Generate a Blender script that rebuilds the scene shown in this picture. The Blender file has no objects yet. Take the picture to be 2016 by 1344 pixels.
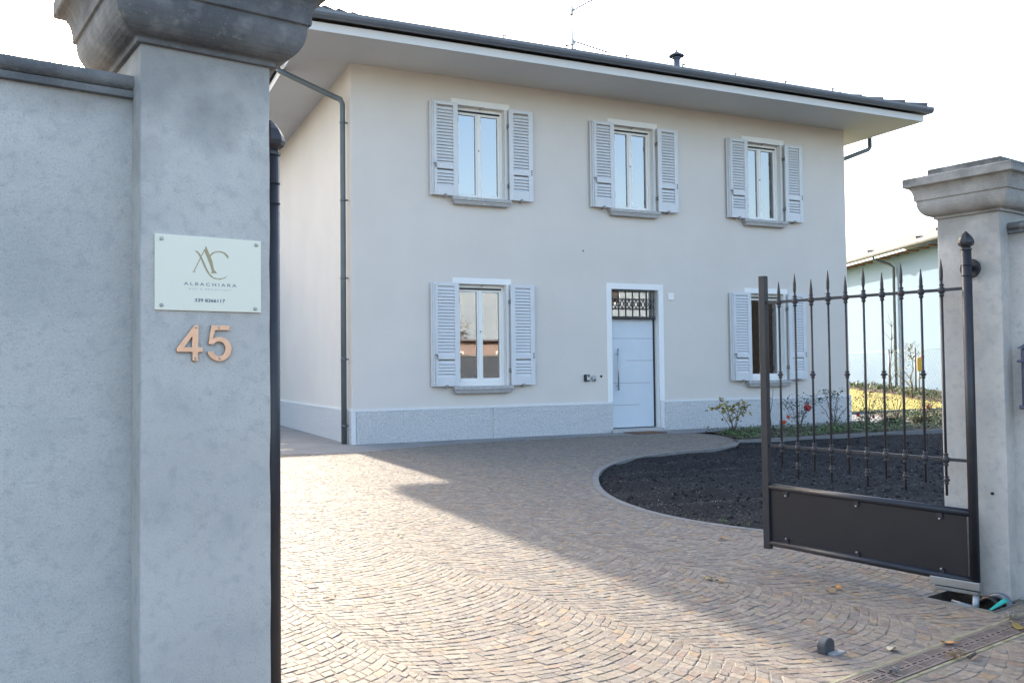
import bpy, bmesh, math, random
from mathutils import Vector, Matrix
from mathutils.geometry import tessellate_polygon
random.seed(7)
R = math.radians
scene = bpy.context.scene
col = scene.collection

# ------------------------------------------------------------------ camera
CAM = Vector((-3.777, -14.319, 1.198))
cam_d = bpy.data.cameras.new('camera'); cam = bpy.data.objects.new('camera', cam_d); col.objects.link(cam)
cam_d.sensor_width = 36.0; cam_d.lens = 1749.95 / 2016 * 36; cam_d.clip_start = 0.05; cam_d.clip_end = 3000
yaw, pit, rol = -0.4360, 0.0316, -0.0115
fw = Vector((-math.sin(yaw) * math.cos(pit), math.cos(yaw) * math.cos(pit), math.sin(pit)))
rt = Vector((math.cos(yaw), math.sin(yaw), 0)); up = rt.cross(fw)
rt, up = rt * math.cos(rol) + up * math.sin(rol), -rt * math.sin(rol) + up * math.cos(rol)
mw = Matrix((rt, up, -fw)).transposed().to_4x4(); mw.translation = CAM
cam.matrix_world = mw
scene.camera = cam
# ------------------------------------------------------------------ light
SUN_EL, SUN_K = 22.0, 0.002
az = math.atan(SUN_K)
S = Vector((math.sin(az) * math.cos(R(SUN_EL)), math.cos(az) * math.cos(R(SUN_EL)), math.sin(R(SUN_EL))))
world = bpy.data.worlds.new('World'); scene.world = world; world.use_nodes = True
wn = world.node_tree; bg = wn.nodes['Background']
sky = wn.nodes.new('ShaderNodeTexSky'); sky.sky_type = 'NISHITA'; sky.sun_disc = False
sky.sun_elevation = R(SUN_EL); sky.sun_rotation = az; sky.air_density = 1.0; sky.dust_density = 3.4; sky.ozone_density = .55
wn.links.new(sky.outputs[0], bg.inputs[0]); bg.inputs[1].default_value = 0.15
sun_d = bpy.data.lights.new('sun', 'SUN'); sun = bpy.data.objects.new('sun', sun_d); col.objects.link(sun)
sun_d.energy = 2.7; sun_d.angle = R(0.55); sun_d.color = (1.0, 0.87, 0.69)
sun.rotation_euler = S.to_track_quat('Z', 'Y').to_euler(); sun.location = S * 60
vs = scene.view_settings
vs.view_transform = 'Standard'; vs.look = 'None'; vs.gamma = 1.0; vs.exposure = 2.10; vs.use_curve_mapping = False
scene.render.engine = 'CYCLES'
scene.cycles.use_denoising = True
scene.cycles.max_bounces = 8; scene.cycles.diffuse_bounces = 4; scene.cycles.glossy_bounces = 4
scene.cycles.transparent_max_bounces = 16
scene.cycles.caustics_reflective = False; scene.cycles.caustics_refractive = False

# ------------------------------------------------------------------ materials
MATS = {}
def mat(name, c, c2=None, scale=3.0, rough=0.7, bump=0.0, bscale=60.0, metal=0.0, spec=0.5, mix=None, attr=None, spots=None, detail=6.0, rough_var=0.0, bdist=0.01, grime=None):
    m = bpy.data.materials.new(name); m.use_nodes = True
    N = m.node_tree.nodes; L = m.node_tree.links; b = N['Principled BSDF']
    b.inputs['Roughness'].default_value = rough; b.inputs['Metallic'].default_value = metal
    b.inputs['Specular IOR Level'].default_value = spec
    tc = N.new('ShaderNodeTexCoord')
    out = None
    if attr:
        a = N.new('ShaderNodeAttribute'); a.attribute_name = attr; out = a.outputs['Color']
        nz = N.new('ShaderNodeTexNoise'); nz.inputs['Scale'].default_value = scale; nz.inputs['Detail'].default_value = detail
        L.new(tc.outputs['Object'], nz.inputs['Vector'])
        mr = N.new('ShaderNodeMapRange'); mr.inputs[1].default_value = .3; mr.inputs[2].default_value = .7; mr.inputs[3].default_value = .72; mr.inputs[4].default_value = 1.25
        L.new(nz.outputs['Fac'], mr.inputs[0])
        mx = N.new('ShaderNodeMix'); mx.data_type = 'RGBA'; mx.blend_type = 'MULTIPLY'; mx.inputs[0].default_value = 1
        L.new(out, mx.inputs[6]); L.new(mr.outputs[0], mx.inputs[7]); out = mx.outputs[2]
    elif c2:
        nz = N.new('ShaderNodeTexNoise'); nz.inputs['Scale'].default_value = scale; nz.inputs['Detail'].default_value = detail; nz.inputs['Roughness'].default_value = .6
        L.new(tc.outputs['Object'], nz.inputs['Vector'])
        rp = N.new('ShaderNodeValToRGB'); rp.color_ramp.elements[0].position = .32; rp.color_ramp.elements[1].position = .68
        rp.color_ramp.elements[0].color = (*c, 1); rp.color_ramp.elements[1].color = (*c2, 1)
        L.new(nz.outputs['Fac'], rp.inputs[0]); out = rp.outputs[0]
    if spots:
        for (sc, sc_col, lo, hi, amt) in spots:
            nz = N.new('ShaderNodeTexNoise'); nz.inputs['Scale'].default_value = sc; nz.inputs['Detail'].default_value = 4
            L.new(tc.outputs['Object'], nz.inputs['Vector'])
            mr = N.new('ShaderNodeMapRange'); mr.inputs[1].default_value = lo; mr.inputs[2].default_value = hi; mr.inputs[3].default_value = 0; mr.inputs[4].default_value = amt
            L.new(nz.outputs['Fac'], mr.inputs[0])
            mx = N.new('ShaderNodeMix'); mx.data_type = 'RGBA'
            L.new(mr.outputs[0], mx.inputs[0])
            if out is None: mx.inputs[6].default_value = (*c, 1)
            else: L.new(out, mx.inputs[6])
            mx.inputs[7].default_value = (*sc_col, 1); out = mx.outputs[2]
    if grime:
        for (z0, z1, gc, amt, gs, thr) in grime:
            sp = N.new('ShaderNodeSeparateXYZ'); L.new(tc.outputs['Object'], sp.inputs[0])
            zr_ = N.new('ShaderNodeMapRange'); zr_.inputs[1].default_value = z0; zr_.inputs[2].default_value = z1; L.new(sp.outputs[2], zr_.inputs[0])
            ng = N.new('ShaderNodeTexNoise'); ng.inputs['Scale'].default_value = gs; ng.inputs['Detail'].default_value = 5; L.new(tc.outputs['Object'], ng.inputs['Vector'])
            ad = N.new('ShaderNodeMath'); ad.operation = 'MULTIPLY_ADD'; L.new(zr_.outputs[0], ad.inputs[0]); ad.inputs[1].default_value = .55; L.new(ng.outputs['Fac'], ad.inputs[2])
            m2 = N.new('ShaderNodeMapRange'); m2.inputs[1].default_value = thr; m2.inputs[2].default_value = thr + .22; m2.inputs[4].default_value = amt; L.new(ad.outputs[0], m2.inputs[0])
            mx = N.new('ShaderNodeMix'); mx.data_type = 'RGBA'; L.new(m2.outputs[0], mx.inputs[0])
            L.new(out, mx.inputs[6]); mx.inputs[7].default_value = (*gc, 1); out = mx.outputs[2]
    if out is None: b.inputs['Base Color'].default_value = (*c, 1)
    else: L.new(out, b.inputs['Base Color'])
    if bump:
        nb = N.new('ShaderNodeTexNoise'); nb.inputs['Scale'].default_value = bscale; nb.inputs['Detail'].default_value = 5; nb.inputs['Roughness'].default_value = .6
        L.new(tc.outputs['Object'], nb.inputs['Vector'])
        bp = N.new('ShaderNodeBump'); bp.inputs['Strength'].default_value = bump; bp.inputs['Distance'].default_value = bdist
        L.new(nb.outputs['Fac'], bp.inputs['Height']); L.new(bp.outputs[0], b.inputs['Normal'])
    if rough_var:
        nr = N.new('ShaderNodeTexNoise'); nr.inputs['Scale'].default_value = 9; L.new(tc.outputs['Object'], nr.inputs['Vector'])
        mr = N.new('ShaderNodeMapRange'); mr.inputs[3].default_value = rough - rough_var; mr.inputs[4].default_value = rough + rough_var
        L.new(nr.outputs['Fac'], mr.inputs[0]); L.new(mr.outputs[0], b.inputs['Roughness'])
    MATS[name] = m; return m

mat('render_cream', (.635, .588, .542), (.68, .632, .582), .7, .9, .25, 180, spots=[(2.2, (.59, .57, .54), .55, .8, .25)], bdist=.004)
mat('trim_white', (.80, .80, .79), (.84, .84, .83), 2, .75, .1, 90)
mat('fascia_paint', (.66, .665, .67), (.70, .70, .70), 2, .8)
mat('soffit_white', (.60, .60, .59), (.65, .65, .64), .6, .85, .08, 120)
mat('shutter_paint', (.61, .625, .645), (.65, .66, .68), 6, .5, .03, 40)
mat('frame_white', (.82, .81, .78), None, rough=.35)
mat('sill_stone', (.34, .33, .33), (.50, .49, .48), 26, .8, .25, 90)
mat('plinth_stone', (.56, .565, .57), (.76, .76, .76), 40, .85, 1.0, 34, spots=[(60, (.34, .35, .37), .60, .68, .6)], bdist=.05)  # dark specks put relief shading into the colour where bump barely shows
mat('plinth_smooth', (.66, .665, .67), (.71, .715, .72), 20, .8, .1, 80)
mat('roof_tile', (.075, .08, .09), (.12, .125, .135), 8, .7, .3, 30)
mat('gutter_metal', (.14, .16, .195), (.17, .19, .225), 5, .4, .02, 10, metal=.3)
mat('pipe_grey', (.11, .13, .14), (.14, .16, .17), 4, .45, .02, 10, metal=.2)
mat('concrete_pillar', (.51, .48, .445), (.68, .64, .59), 3.0, .92, .6, 150, grime=[(1.55, 2.0, (.25, .245, .235), .7, 3.5, .76), (.5, -.05, (.27, .27, .26), .5, 5, .85)], spots=[(6, (.40, .395, .385), .50, .70, .6), (30, (.38, .375, .37), .52, .70, .4), (420, (.14, .135, .13), .62, .68, .6), (46, (.62, .60, .57), .60, .75, .4)], bdist=.004)
mat('concrete_wall', (.55, .52, .485), (.71, .675, .63), 2.0, .94, .7, 130, grime=[(1.70, 1.88, (.31, .285, .26), .7, 3.0, .86), (.7, -.05, (.35, .35, .36), .5, 4, .85)], spots=[(4, (.43, .425, .415), .50, .70, .6), (34, (.40, .395, .39), .52, .70, .45), (480, (.13, .125, .12), .60, .66, .7)], bdist=.005)
mat('cap_stone', (.115, .115, .12), (.30, .295, .285), 6.5, .9, .6, 80, spots=[(3.2, (.085, .087, .095), .47, .62, .75), (260, (.50, .49, .47), .68, .72, .7), (16, (.30, .29, .285), .52, .70, .6), (20, (.36, .34, .27), .68, .74, .5)], bdist=.006)
mat('cap_stone_pale', (.26, .25, .235), (.42, .405, .385), 7, .9, .6, 80, grime=[(2.10, 2.26, (.085, .085, .08), .85, 7, .80)], spots=[(4.2, (.12, .118, .115), .50, .66, .8), (110, (.55, .53, .50), .67, .71, .6)], bdist=.006)
mat('iron', (.020, .020, .026), (.031, .031, .038), 12, .40, .08, 60, metal=.0, spec=.5, rough_var=.1)
mat('iron_panel', (.012, .0115, .016), (.017, .016, .021), 3, .38, .02, 20, rough_var=.08)
mat('street_grey', (.045, .06, .085), (.06, .075, .105), 2, .9)
mat('stop_metal', (.05, .056, .064), (.08, .088, .098), 30, .45, .1, 60)
mat('steel', (.42, .42, .43), (.50, .50, .50), 9, .38, .05, 60, metal=.9)
mat('steel_dull', (.22, .21, .20), (.34, .33, .31), 14, .6, .1, 60, metal=.5)
mat('galvanised', (.34, .36, .39), (.44, .46, .48), 18, .5, .02, 40, metal=.6)
mat('black_plastic', (.015, .015, .018), None, rough=.5)
mat('grey_plastic', (.40, .41, .42), None, rough=.45)
mat('white_plastic', (.78, .78, .78), None, rough=.4)
mat('sign_face', (.90, .86, .70), (.92, .88, .72), 3, .35, .01, 20)
mat('gold_print', (.46, .36, .20), None, rough=.45)
mat('grey_print', (.24, .25, .29), None, rough=.5)
mat('pale_print', (.56, .59, .60), None, rough=.5)
mat('navy_print', (.11, .12, .19), None, rough=.5)
mat('copper', (.78, .47, .31), (.86, .55, .38), 16, .36, .04, 90, metal=.85)
mat('door_paint', (.56, .62, .68), (.60, .655, .71), 3, .42, .02, 30)
mat('door_dark', (.02, .022, .03), None, rough=.5)
mat('cobble', (1, 1, 1), attr='tint', scale=34, rough=.74, spec=.3, bump=.4, bscale=85, bdist=.006, rough_var=.12)
mat('joint_sand', (.16, .14, .115), (.25, .22, .185), 14, .95, .6, 120)
mat('apron_concrete', (.19, .188, .185), (.26, .255, .25), 1.4, .85, .2, 110, spots=[(9, (.26, .25, .24), .55, .75, .4)])
mat('kerb_concrete', (.24, .235, .23), (.33, .325, .32), 6, .9, .3, 90)
mat('kerb_edge', (.15, .147, .143), (.22, .215, .21), 9, .9, .3, 90)
mat('kerb_dull', (.15, .15, .15), (.22, .22, .215), 6, .9, .3, 90)
mat('asphalt', (.007, .007, .009), (.017, .017, .021), 22, .9, 1.0, 60, spec=.25, bdist=.05, spots=[(5, (.008, .008, .010), .5, .62, .7), (2.0, (.017, .017, .020), .55, .7, .6)])
mat('asphalt_grain', (.006, .006, .008), (.036, .036, .041), 3.5, .6)
mat('pale_grit', (.22, .22, .22), (.42, .41, .40), 40, .8)
mat('road_asphalt', (.05, .05, .052), (.075, .075, .077), 9, .9, .5, 120)
mat('soil', (.055, .042, .032), (.12, .095, .075), 12, .95, 1.0, 40, bdist=.03)
mat('earth', (.12, .11, .07), (.20, .18, .10), .6, .95, .3, 10)
mat('lawn', (.27, .255, .055), (.37, .33, .085), 1.6, .9, .3, 70, spots=[(.5, (.38, .32, .10), .5, .7, .5)], bdist=.02)
mat('grass_blade', (.34, .33, .06), (.46, .41, .10), 3, .8)
mat('leaf_green', (.045, .085, .025), (.10, .15, .045), 14, .55)
mat('leaf_dark', (.028, .05, .025), (.06, .085, .04), 14, .5)
mat('leaf_yellow', (.22, .20, .045), (.34, .26, .06), 18, .55)
mat('leaf_red', (.17, .075, .055), (.24, .12, .075), 18, .6)
mat('leaf_autumn', (.12, .085, .045), (.20, .135, .07), 8, .7)
mat('petal_red', (.52, .018, .03), (.62, .05, .06), 20, .5)
mat('petal_orange', (.62, .10, .03), None, rough=.5)
mat('bark', (.07, .055, .045), (.13, .105, .085), 20, .9, .5, 60)
mat('dry_leaf_orange', (.46, .17, .03), (.56, .26, .06), 30, .6)
mat('dry_leaf_brown', (.20, .13, .07), (.30, .20, .11), 30, .7)
mat('dry_leaf_pale', (.36, .32, .25), (.44, .40, .32), 30, .7)
mat('dry_leaf_dull', (.26, .23, .19), (.36, .32, .27), 30, .7)
mat('dry_leaf_olive', (.20, .15, .03), (.27, .20, .05), 30, .55)
mat('grate_brown', (.115, .095, .085), (.18, .15, .135), 12, .72, .25, 80)
mat('moss', (.15, .145, .07), (.30, .29, .22), 14, .95, .6, 80)
mat('turquoise', (.03, .52, .43), None, rough=.4)
mat('blue_render', (.15, .25, .38), (.165, .265, .40), .5, .9, .1, 60)
mat('pale_tile', (.17, .185, .21), (.22, .235, .26), 5, .85, .3, 20)
mat('rafter_red', (.34, .14, .10), None, rough=.7)
mat('pink_render', (.24, .19, .195), (.28, .22, .22), .8, .9)
mat('brick_far', (.05, .038, .032), (.10, .078, .065), 4, .9, .4, 20)
mat('terracotta', (.33, .15, .09), (.42, .22, .14), 4, .85)
mat('curtain', (.88, .89, .91), (.86, .87, .88), 4, .9)
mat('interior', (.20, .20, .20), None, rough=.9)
mat('doormat', (.13, .07, .035), (.20, .11, .06), 60, .95, .8, 160)
mat('mailbox_paint', (.062, .068, .115), (.085, .09, .14), 14, .42, .15, 50)
mat('yellow_sign', (.75, .42, .03), None, rough=.5)
mat('fence_wire', (.30, .36, .36), None, rough=.5, metal=.2)
mat('red_cap', (.7, .06, .03), None, rough=.5)
def glass_mat(name, tint, refl):
    m = bpy.data.materials.new(name); m.use_nodes = True; N = m.node_tree.nodes; L = m.node_tree.links
    N.remove(N['Principled BSDF']); o = N['Material Output']
    t = N.new('ShaderNodeBsdfTransparent'); t.inputs[0].default_value = (*tint, 1)
    gl = N.new('ShaderNodeBsdfGlossy'); gl.inputs['Roughness'].default_value = 0.0; gl.inputs[0].default_value = (1, 1, 1, 1)
    fr = N.new('ShaderNodeFresnel'); fr.inputs[0].default_value = refl
    mx = N.new('ShaderNodeMixShader'); L.new(fr.outputs[0], mx.inputs[0]); L.new(t.outputs[0], mx.inputs[1]); L.new(gl.outputs[0], mx.inputs[2])
    L.new(mx.outputs[0], o.inputs[0]); MATS[name] = m
glass_mat('glass', (.94, .97, .98), 3.3)

# ------------------------------------------------------------------ helpers
LG = Vector((-3.377, -11.997, 0)); TH = math.atan2(.189, .982)
GV = Vector((math.cos(TH), math.sin(TH), 0)); NV = Vector((-math.sin(TH), math.cos(TH), 0))
def G(a, b, z=0): return LG + GV * a + NV * b + Vector((0, 0, z))
def toG(p): d = Vector((p[0], p[1], 0)) - LG; return d.dot(GV), d.dot(NV)
BASE = {}
def tag(o, label=None, cat=None, group=None, kind=None):
    if label: o['label'] = label
    if cat: o['category'] = cat
    if group: o['group'] = group
    if kind: o['kind'] = kind
    return o
def thing(name, label, cat, base=(0, 0, 0), gate=False, group=None, rz=None):
    o = bpy.data.objects.new(name, None); col.objects.link(o); o.empty_display_size = .2
    b = Vector(base)
    if gate: o.location = G(b.x, b.y, b.z); o.rotation_euler.z = TH
    else: o.location = b
    if rz is not None: o.rotation_euler.z = rz
    BASE[o.name] = b; tag(o, label, cat, group); return o
class MB:
    def __init__(s): s.v = []; s.f = []; s.sm = []
    def add(s, vs, fs, smooth=False):
        n = len(s.v); s.v += [tuple(x) for x in vs]; s.f += [[i + n for i in f] for f in fs]; s.sm += [smooth] * len(fs); return s
    def box(s, x0, x1, y0, y1, z0, z1):
        return s.add([(x0, y0, z0), (x1, y0, z0), (x1, y1, z0), (x0, y1, z0), (x0, y0, z1), (x1, y0, z1), (x1, y1, z1), (x0, y1, z1)],
                     [(0, 3, 2, 1), (4, 5, 6, 7), (0, 1, 5, 4), (1, 2, 6, 5), (2, 3, 7, 6), (3, 0, 4, 7)])
    def quad(s, a, b, c, d): return s.add([a, b, c, d], [(0, 1, 2, 3)])
    def tube(s, p0, p1, r0, r1=None, seg=10, caps=True, smooth=True):
        p0 = Vector(p0); p1 = Vector(p1); r1 = r0 if r1 is None else r1
        d = (p1 - p0).normalized(); a = Vector((0, 0, 1)) if abs(d.z) < .9 else Vector((1, 0, 0))
        x = d.cross(a).normalized(); y = d.cross(x); V = []
        for p, r in ((p0, r0), (p1, r1)):
            for k in range(seg):
                t = 2 * math.pi * k / seg; V.append(p + (x * math.cos(t) + y * math.sin(t)) * r)
        n = len(s.v); s.v += [tuple(v) for v in V]
        for k in range(seg):
            j = (k + 1) % seg; s.f.append([n + k, n + seg + k, n + seg + j, n + j]); s.sm.append(smooth)
        if caps:
            s.f.append([n + k for k in range(seg)]); s.f.append([n + seg + k for k in reversed(range(seg))]); s.sm += [False, False]
        return s
    def path(s, pts, r, seg=8, smooth=True):
        pts = [Vector(p) for p in pts]; rr = r if isinstance(r, (list, tuple)) else [r] * len(pts); n = len(s.v); rx = None
        for i, p in enumerate(pts):
            d = (pts[min(i + 1, len(pts) - 1)] - pts[max(i - 1, 0)]).normalized()
            if rx is None:
                a = Vector((0, 0, 1)) if abs(d.z) < .9 else Vector((1, 0, 0)); rx = d.cross(a).normalized()
            rx = (rx - d * rx.dot(d)).normalized(); ry = d.cross(rx)
            for k in range(seg):
                t = 2 * math.pi * k / seg; s.v.append(tuple(p + (rx * math.cos(t) + ry * math.sin(t)) * rr[i]))
        for i in range(len(pts) - 1):
            for k in range(seg):
                j = (k + 1) % seg; s.f.append([n + i * seg + k, n + (i + 1) * seg + k, n + (i + 1) * seg + j, n + i * seg + j]); s.sm.append(smooth)
        e = n + (len(pts) - 1) * seg
        s.f.append([n + k for k in range(seg)]); s.f.append([e + k for k in reversed(range(seg))]); s.sm += [False, False]
        return s
    def lathe(s, c, prof, seg=16, smooth=True, turn=0):
        n = len(s.v); cx, cy, cz = c
        for r, z in prof:
            for k in range(seg):
                t = 2 * math.pi * k / seg + turn; s.v.append((cx + r * math.cos(t), cy + r * math.sin(t), cz + z))
        for i in range(len(prof) - 1):
            for k in range(seg):
                j = (k + 1) % seg; s.f.append([n + i * seg + k, n + i * seg + j, n + (i + 1) * seg + j, n + (i + 1) * seg + k]); s.sm.append(smooth)
        s.f.append([n + k for k in reversed(range(seg))]); s.f.append([n + (len(prof) - 1) * seg + k for k in range(seg)]); s.sm += [False, False]
        return s
    def rings(s, x0, x1, y0, y1, prof):            # profile (projection, z) swept round a rectangle
        n = len(s.v)
        for a, z in prof: s.v += [(x0 - a, y0 - a, z), (x1 + a, y0 - a, z), (x1 + a, y1 + a, z), (x0 - a, y1 + a, z)]
        for i in range(len(prof) - 1):
            for k in range(4):
                j = (k + 1) % 4; s.f.append([n + i * 4 + k, n + i * 4 + j, n + i * 4 + 4 + j, n + i * 4 + 4 + k]); s.sm.append(False)
        s.f.append([n + 3, n + 2, n + 1, n]); m = n + (len(prof) - 1) * 4; s.f.append([m, m + 1, m + 2, m + 3]); s.sm += [False, False]
        return s
    def sweep(s, prof, axis, t0, t1):              # closed profile (u,z) extruded along x (axis 0: u=y) or y (axis 1: u=x)
        n = len(s.v); k = len(prof)
        for t in (t0, t1):
            for u, z in prof: s.v.append((t, u, z) if axis == 0 else (u, t, z))
        for i in range(k):
            j = (i + 1) % k; s.f.append([n + i, n + j, n + k + j, n + k + i]); s.sm.append(False)
        s.f.append(list(range(n, n + k))); s.f.append(list(reversed(range(n + k, n + 2 * k)))); s.sm += [False, False]
        return s
    def sheet(s, poly, z, holes=()):
        loops = [[Vector((p[0], p[1], 0)) for p in poly]] + [[Vector((p[0], p[1], 0)) for p in h] for h in holes]
        tri = tessellate_polygon(loops); flat = [p for l in loops for p in l]; n = len(s.v)
        s.v += [(p.x, p.y, z) for p in flat]
        for t in tri:
            a, b, c = [flat[i] for i in t]
            if (b - a).cross(c - a).z < 0: t = (t[0], t[2], t[1])
            s.f.append([n + i for i in t]); s.sm.append(False)
        return s
    def build(s, name, m, parent=None, bevel=0, base=None, gate=False, seg=2, fix=True):
        me = bpy.data.meshes.new(name); b = Vector(base) if base is not None else (BASE[parent.name] if parent else Vector((0, 0, 0)))
        me.from_pydata([(x - b.x, y - b.y, z - b.z) for x, y, z in s.v], [], s.f)
        me.polygons.foreach_set('use_smooth', s.sm)
        if fix:
            bm = bmesh.new(); bm.from_mesh(me); bmesh.ops.recalc_face_normals(bm, faces=bm.faces); bm.to_mesh(me); bm.free()
        me.materials.append(MATS[m]); me.update()
        o = bpy.data.objects.new(name, me); col.objects.link(o)
        if parent: o.parent = parent
        else:
            if gate: o.location = G(b.x, b.y, b.z); o.rotation_euler.z = TH
            else: o.location = b
        BASE[o.name] = b
        if bevel:
            bv = o.modifiers.new('bevel', 'BEVEL'); bv.width = bevel; bv.segments = seg; bv.limit_method = 'ANGLE'; bv.angle_limit = R(40)
        return o
def part_copy(src, parent, dx=0, dy=0, dz=0, base=True):
    o = src.copy(); col.objects.link(o); o.parent = parent
    o.location = src.location + Vector((dx, dy, dz)); BASE[o.name] = BASE[src.name]; return o
def spline(P, n=8, closed=False):
    out = []; m = len(P)
    for i in range(m if closed else m - 1):
        p0, p1, p2, p3 = (P[(i - 1) % m] if closed or i > 0 else P[0]), P[i], P[(i + 1) % m], (P[(i + 2) % m] if closed or i + 2 < m else P[-1])
        for k in range(n):
            t = k / n
            out.append(tuple(.5 * (2 * p1[j] + (p2[j] - p0[j]) * t + (2 * p0[j] - 5 * p1[j] + 4 * p2[j] - p3[j]) * t * t + (3 * p1[j] - p0[j] - 3 * p2[j] + p3[j]) * t ** 3) for j in range(len(p1))))
    if not closed: out.append(tuple(P[-1]))
    return out
def in_poly(x, y, P):
    c = False; j = len(P) - 1
    for i in range(len(P)):
        if (P[i][1] > y) != (P[j][1] > y) and x < (P[j][0] - P[i][0]) * (y - P[i][1]) / (P[j][1] - P[i][1]) + P[i][0]: c = not c
        j = i
    return c
def noise2(x, y):
    return math.sin(x * 1.7 + 1.3 * math.sin(y * 1.1)) * .5 + math.sin(y * 2.3 + 1.7 * math.sin(x * .9)) * .5

# ================================================================== SETTING
big = MB().quad((-700, -700, -.2), (700, -700, -.2), (700, 900, -.2), (-700, 900, -.2)).build('ground', 'earth', fix=False)
tag(big, 'bare earth ground reaching to the horizon', None, None, 'structure')

curve_pts = spline([(5.47, -2.98), (4.95, -3.45), (4.318, -3.72), (3.45, -3.86), (2.483, -4.36), (1.62, -5.2), (.994, -6.187), (.608, -7.05), (.436, -7.834), (.445, -8.484), (.648, -9.131), (1.0, -9.75), (1.7, -10.3), (3.0, -10.75)], 8)
apron_edge = spline([(-5.0, -1.05), (-3.0, -1.05), (-1.4, -1.13), (-.37, -1.42), (.5, -1.08), (1.55, -.78), (3.0, -.66), (4.53, -.62), (6.1, -.95)], 6)
bed_left = spline([(6.1, -.95), (6.25, -1.3), (6.05, -2.0), (5.75, -2.6), (5.47, -2.9)], 6)
PIT = (3.59, 3.85, -.04, .30)                  # a0,a1,b0,b1
DR0, DR1 = -.305, -.135                          # drain channel strip in b
pit_poly = [G(PIT[0], PIT[2]), G(PIT[1], PIT[2]), G(PIT[1], PIT[3]), G(PIT[0], PIT[3])]
drive_poly = [p for p in apron_edge] + bed_left[1:] + curve_pts[1:] + [(6.0, -11.0), G(8, -.02), G(8, -1.6), G(-6, -1.6), (-16, -12), (-16, -1.05), (-5.0, -1.05)][:-1]  # far left stretch added out of view to bounce light onto the side wall
drive_poly = [(p[0], p[1]) for p in drive_poly]
dr_hole = [G(-5.9, DR0), G(7.9, DR0), G(7.9, DR1), G(-5.9, DR1)]
drive = MB().sheet(drive_poly, -.0016, [[(p.x, p.y) for p in pit_poly], [(p.x, p.y) for p in dr_hole]]).build('driveway', 'joint_sand', fix=False)
tag(drive, 'driveway of grey and rust stone setts laid in arcs', None, None, 'structure')

# cobbles laid in segmental arcs; columns run along b
PAL = [(.385, .345, .315), (.36, .33, .31), (.40, .355, .32), (.37, .325, .295), (.41, .36, .315), (.335, .31, .30), (.38, .345, .325), (.42, .375, .33), (.35, .30, .285), (.39, .34, .30), (.30, .27, .275), (.33, .275, .25)]
RUST = [(.43, .33, .25), (.40, .30, .25), (.46, .36, .26), (.33, .265, .24), (.30, .285, .285)]
asphalt_poly = [(p[0], p[1]) for p in curve_pts] + [(14, -10.75), (16, -9), (16, -2.98)]
def offset_curve(P, d):
    out = []
    for i, p in enumerate(P):
        a = Vector(P[max(i - 1, 0)][:2]); b = Vector(P[min(i + 1, len(P) - 1)][:2]); t = (b - a).normalized()
        out.append((p[0] + t.y * d, p[1] - t.x * d))
    return out
kerb_out = offset_curve(curve_pts, .055)
cobble_poly = apron_edge + bed_left[1:] + kerb_out[1:] + [(6.0, -11.0), tuple(G(8, -.02)), tuple(G(8, -1.6)), tuple(G(-6, -1.6)), (-9.4, -8)]
cobble_poly = [(p[0], p[1]) for p in cobble_poly]
def px(p):
    d = Vector((p[0], p[1], p[2] if len(p) > 2 else 0)) - CAM; z = d.dot(fw)
    return (1008 + 1750 * d.dot(rt) / z, 672 - 1750 * d.dot(up) / z, z) if z > .2 else (0, 0, -1)
def ok_spot(x, y):
    if not in_poly(x, y, cobble_poly): return False
    a, b = toG((x, y))
    if DR0 - .022 < b < DR1 + .022: return False
    if PIT[0] - .04 < a < PIT[1] + .04 and PIT[2] - .04 < b < PIT[3] + .04: return False
    if -.36 < a < .03 and -.03 < b < .37: return False
    if 3.83 < a < 4.22 and -.02 < b < .37: return False
    if a > 3.92 and b < .02: return False
    if a < -.3 and -.0 < b < .36: return False
    u, v, z = px((x, y))
    return z > 0 and -250 < u < 2250 and v < 1560
stones = []
COLW, STEP, LEN = 1.10, .056, .052
HALF = R(41); RAD = COLW / 2 / math.sin(HALF)
for k in range(-8, 9):
    ac = k * COLW + 1.5; lines = [-2.0]
    while lines[-1] < 15.5: lines.append(lines[-1] + STEP * random.uniform(.84, 1.2))
    wob = [random.gauss(0, .006) for _ in range(40)]
    def wv(j, t): return .006 * math.sin(j * .9 + t * 5) + .005 * math.sin(j * .37 + t * 11 + k)
    for j in range(len(lines) - 1):
        s0, s1 = lines[j], lines[j + 1]; t = -HALF - random.uniform(0, .6) * LEN / RAD; edges = []
        while t < HALF: edges.append(max(t, -HALF)); t += LEN * random.choice((.8, .95, 1, 1.1, 1.3)) / RAD
        edges.append(HALF)
        for i in range(len(edges) - 1):
            t0, t1 = edges[i], edges[i + 1]
            if (t1 - t0) * RAD < .026: continue
            gap = .0022 / RAD; gr = .0022; cs = []
            for t_, sd in ((t0 + gap, 0), (t1 - gap, 0), (t1 - gap, 1), (t0 + gap, 1)):
                s = (s1 - gr + wv(j + 1, t_)) if sd else (s0 + gr + wv(j, t_))
                cs.append((ac + RAD * math.sin(t_) + random.gauss(0, .0032), s - RAD * math.cos(t_) + RAD + random.gauss(0, .0026)))
            P = [G(*c) for c in cs]; cx = sum(p.x for p in P) / 4; cy = sum(p.y for p in P) / 4
            if ok_spot(cx, cy): stones.append((P, cx, cy))
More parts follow.
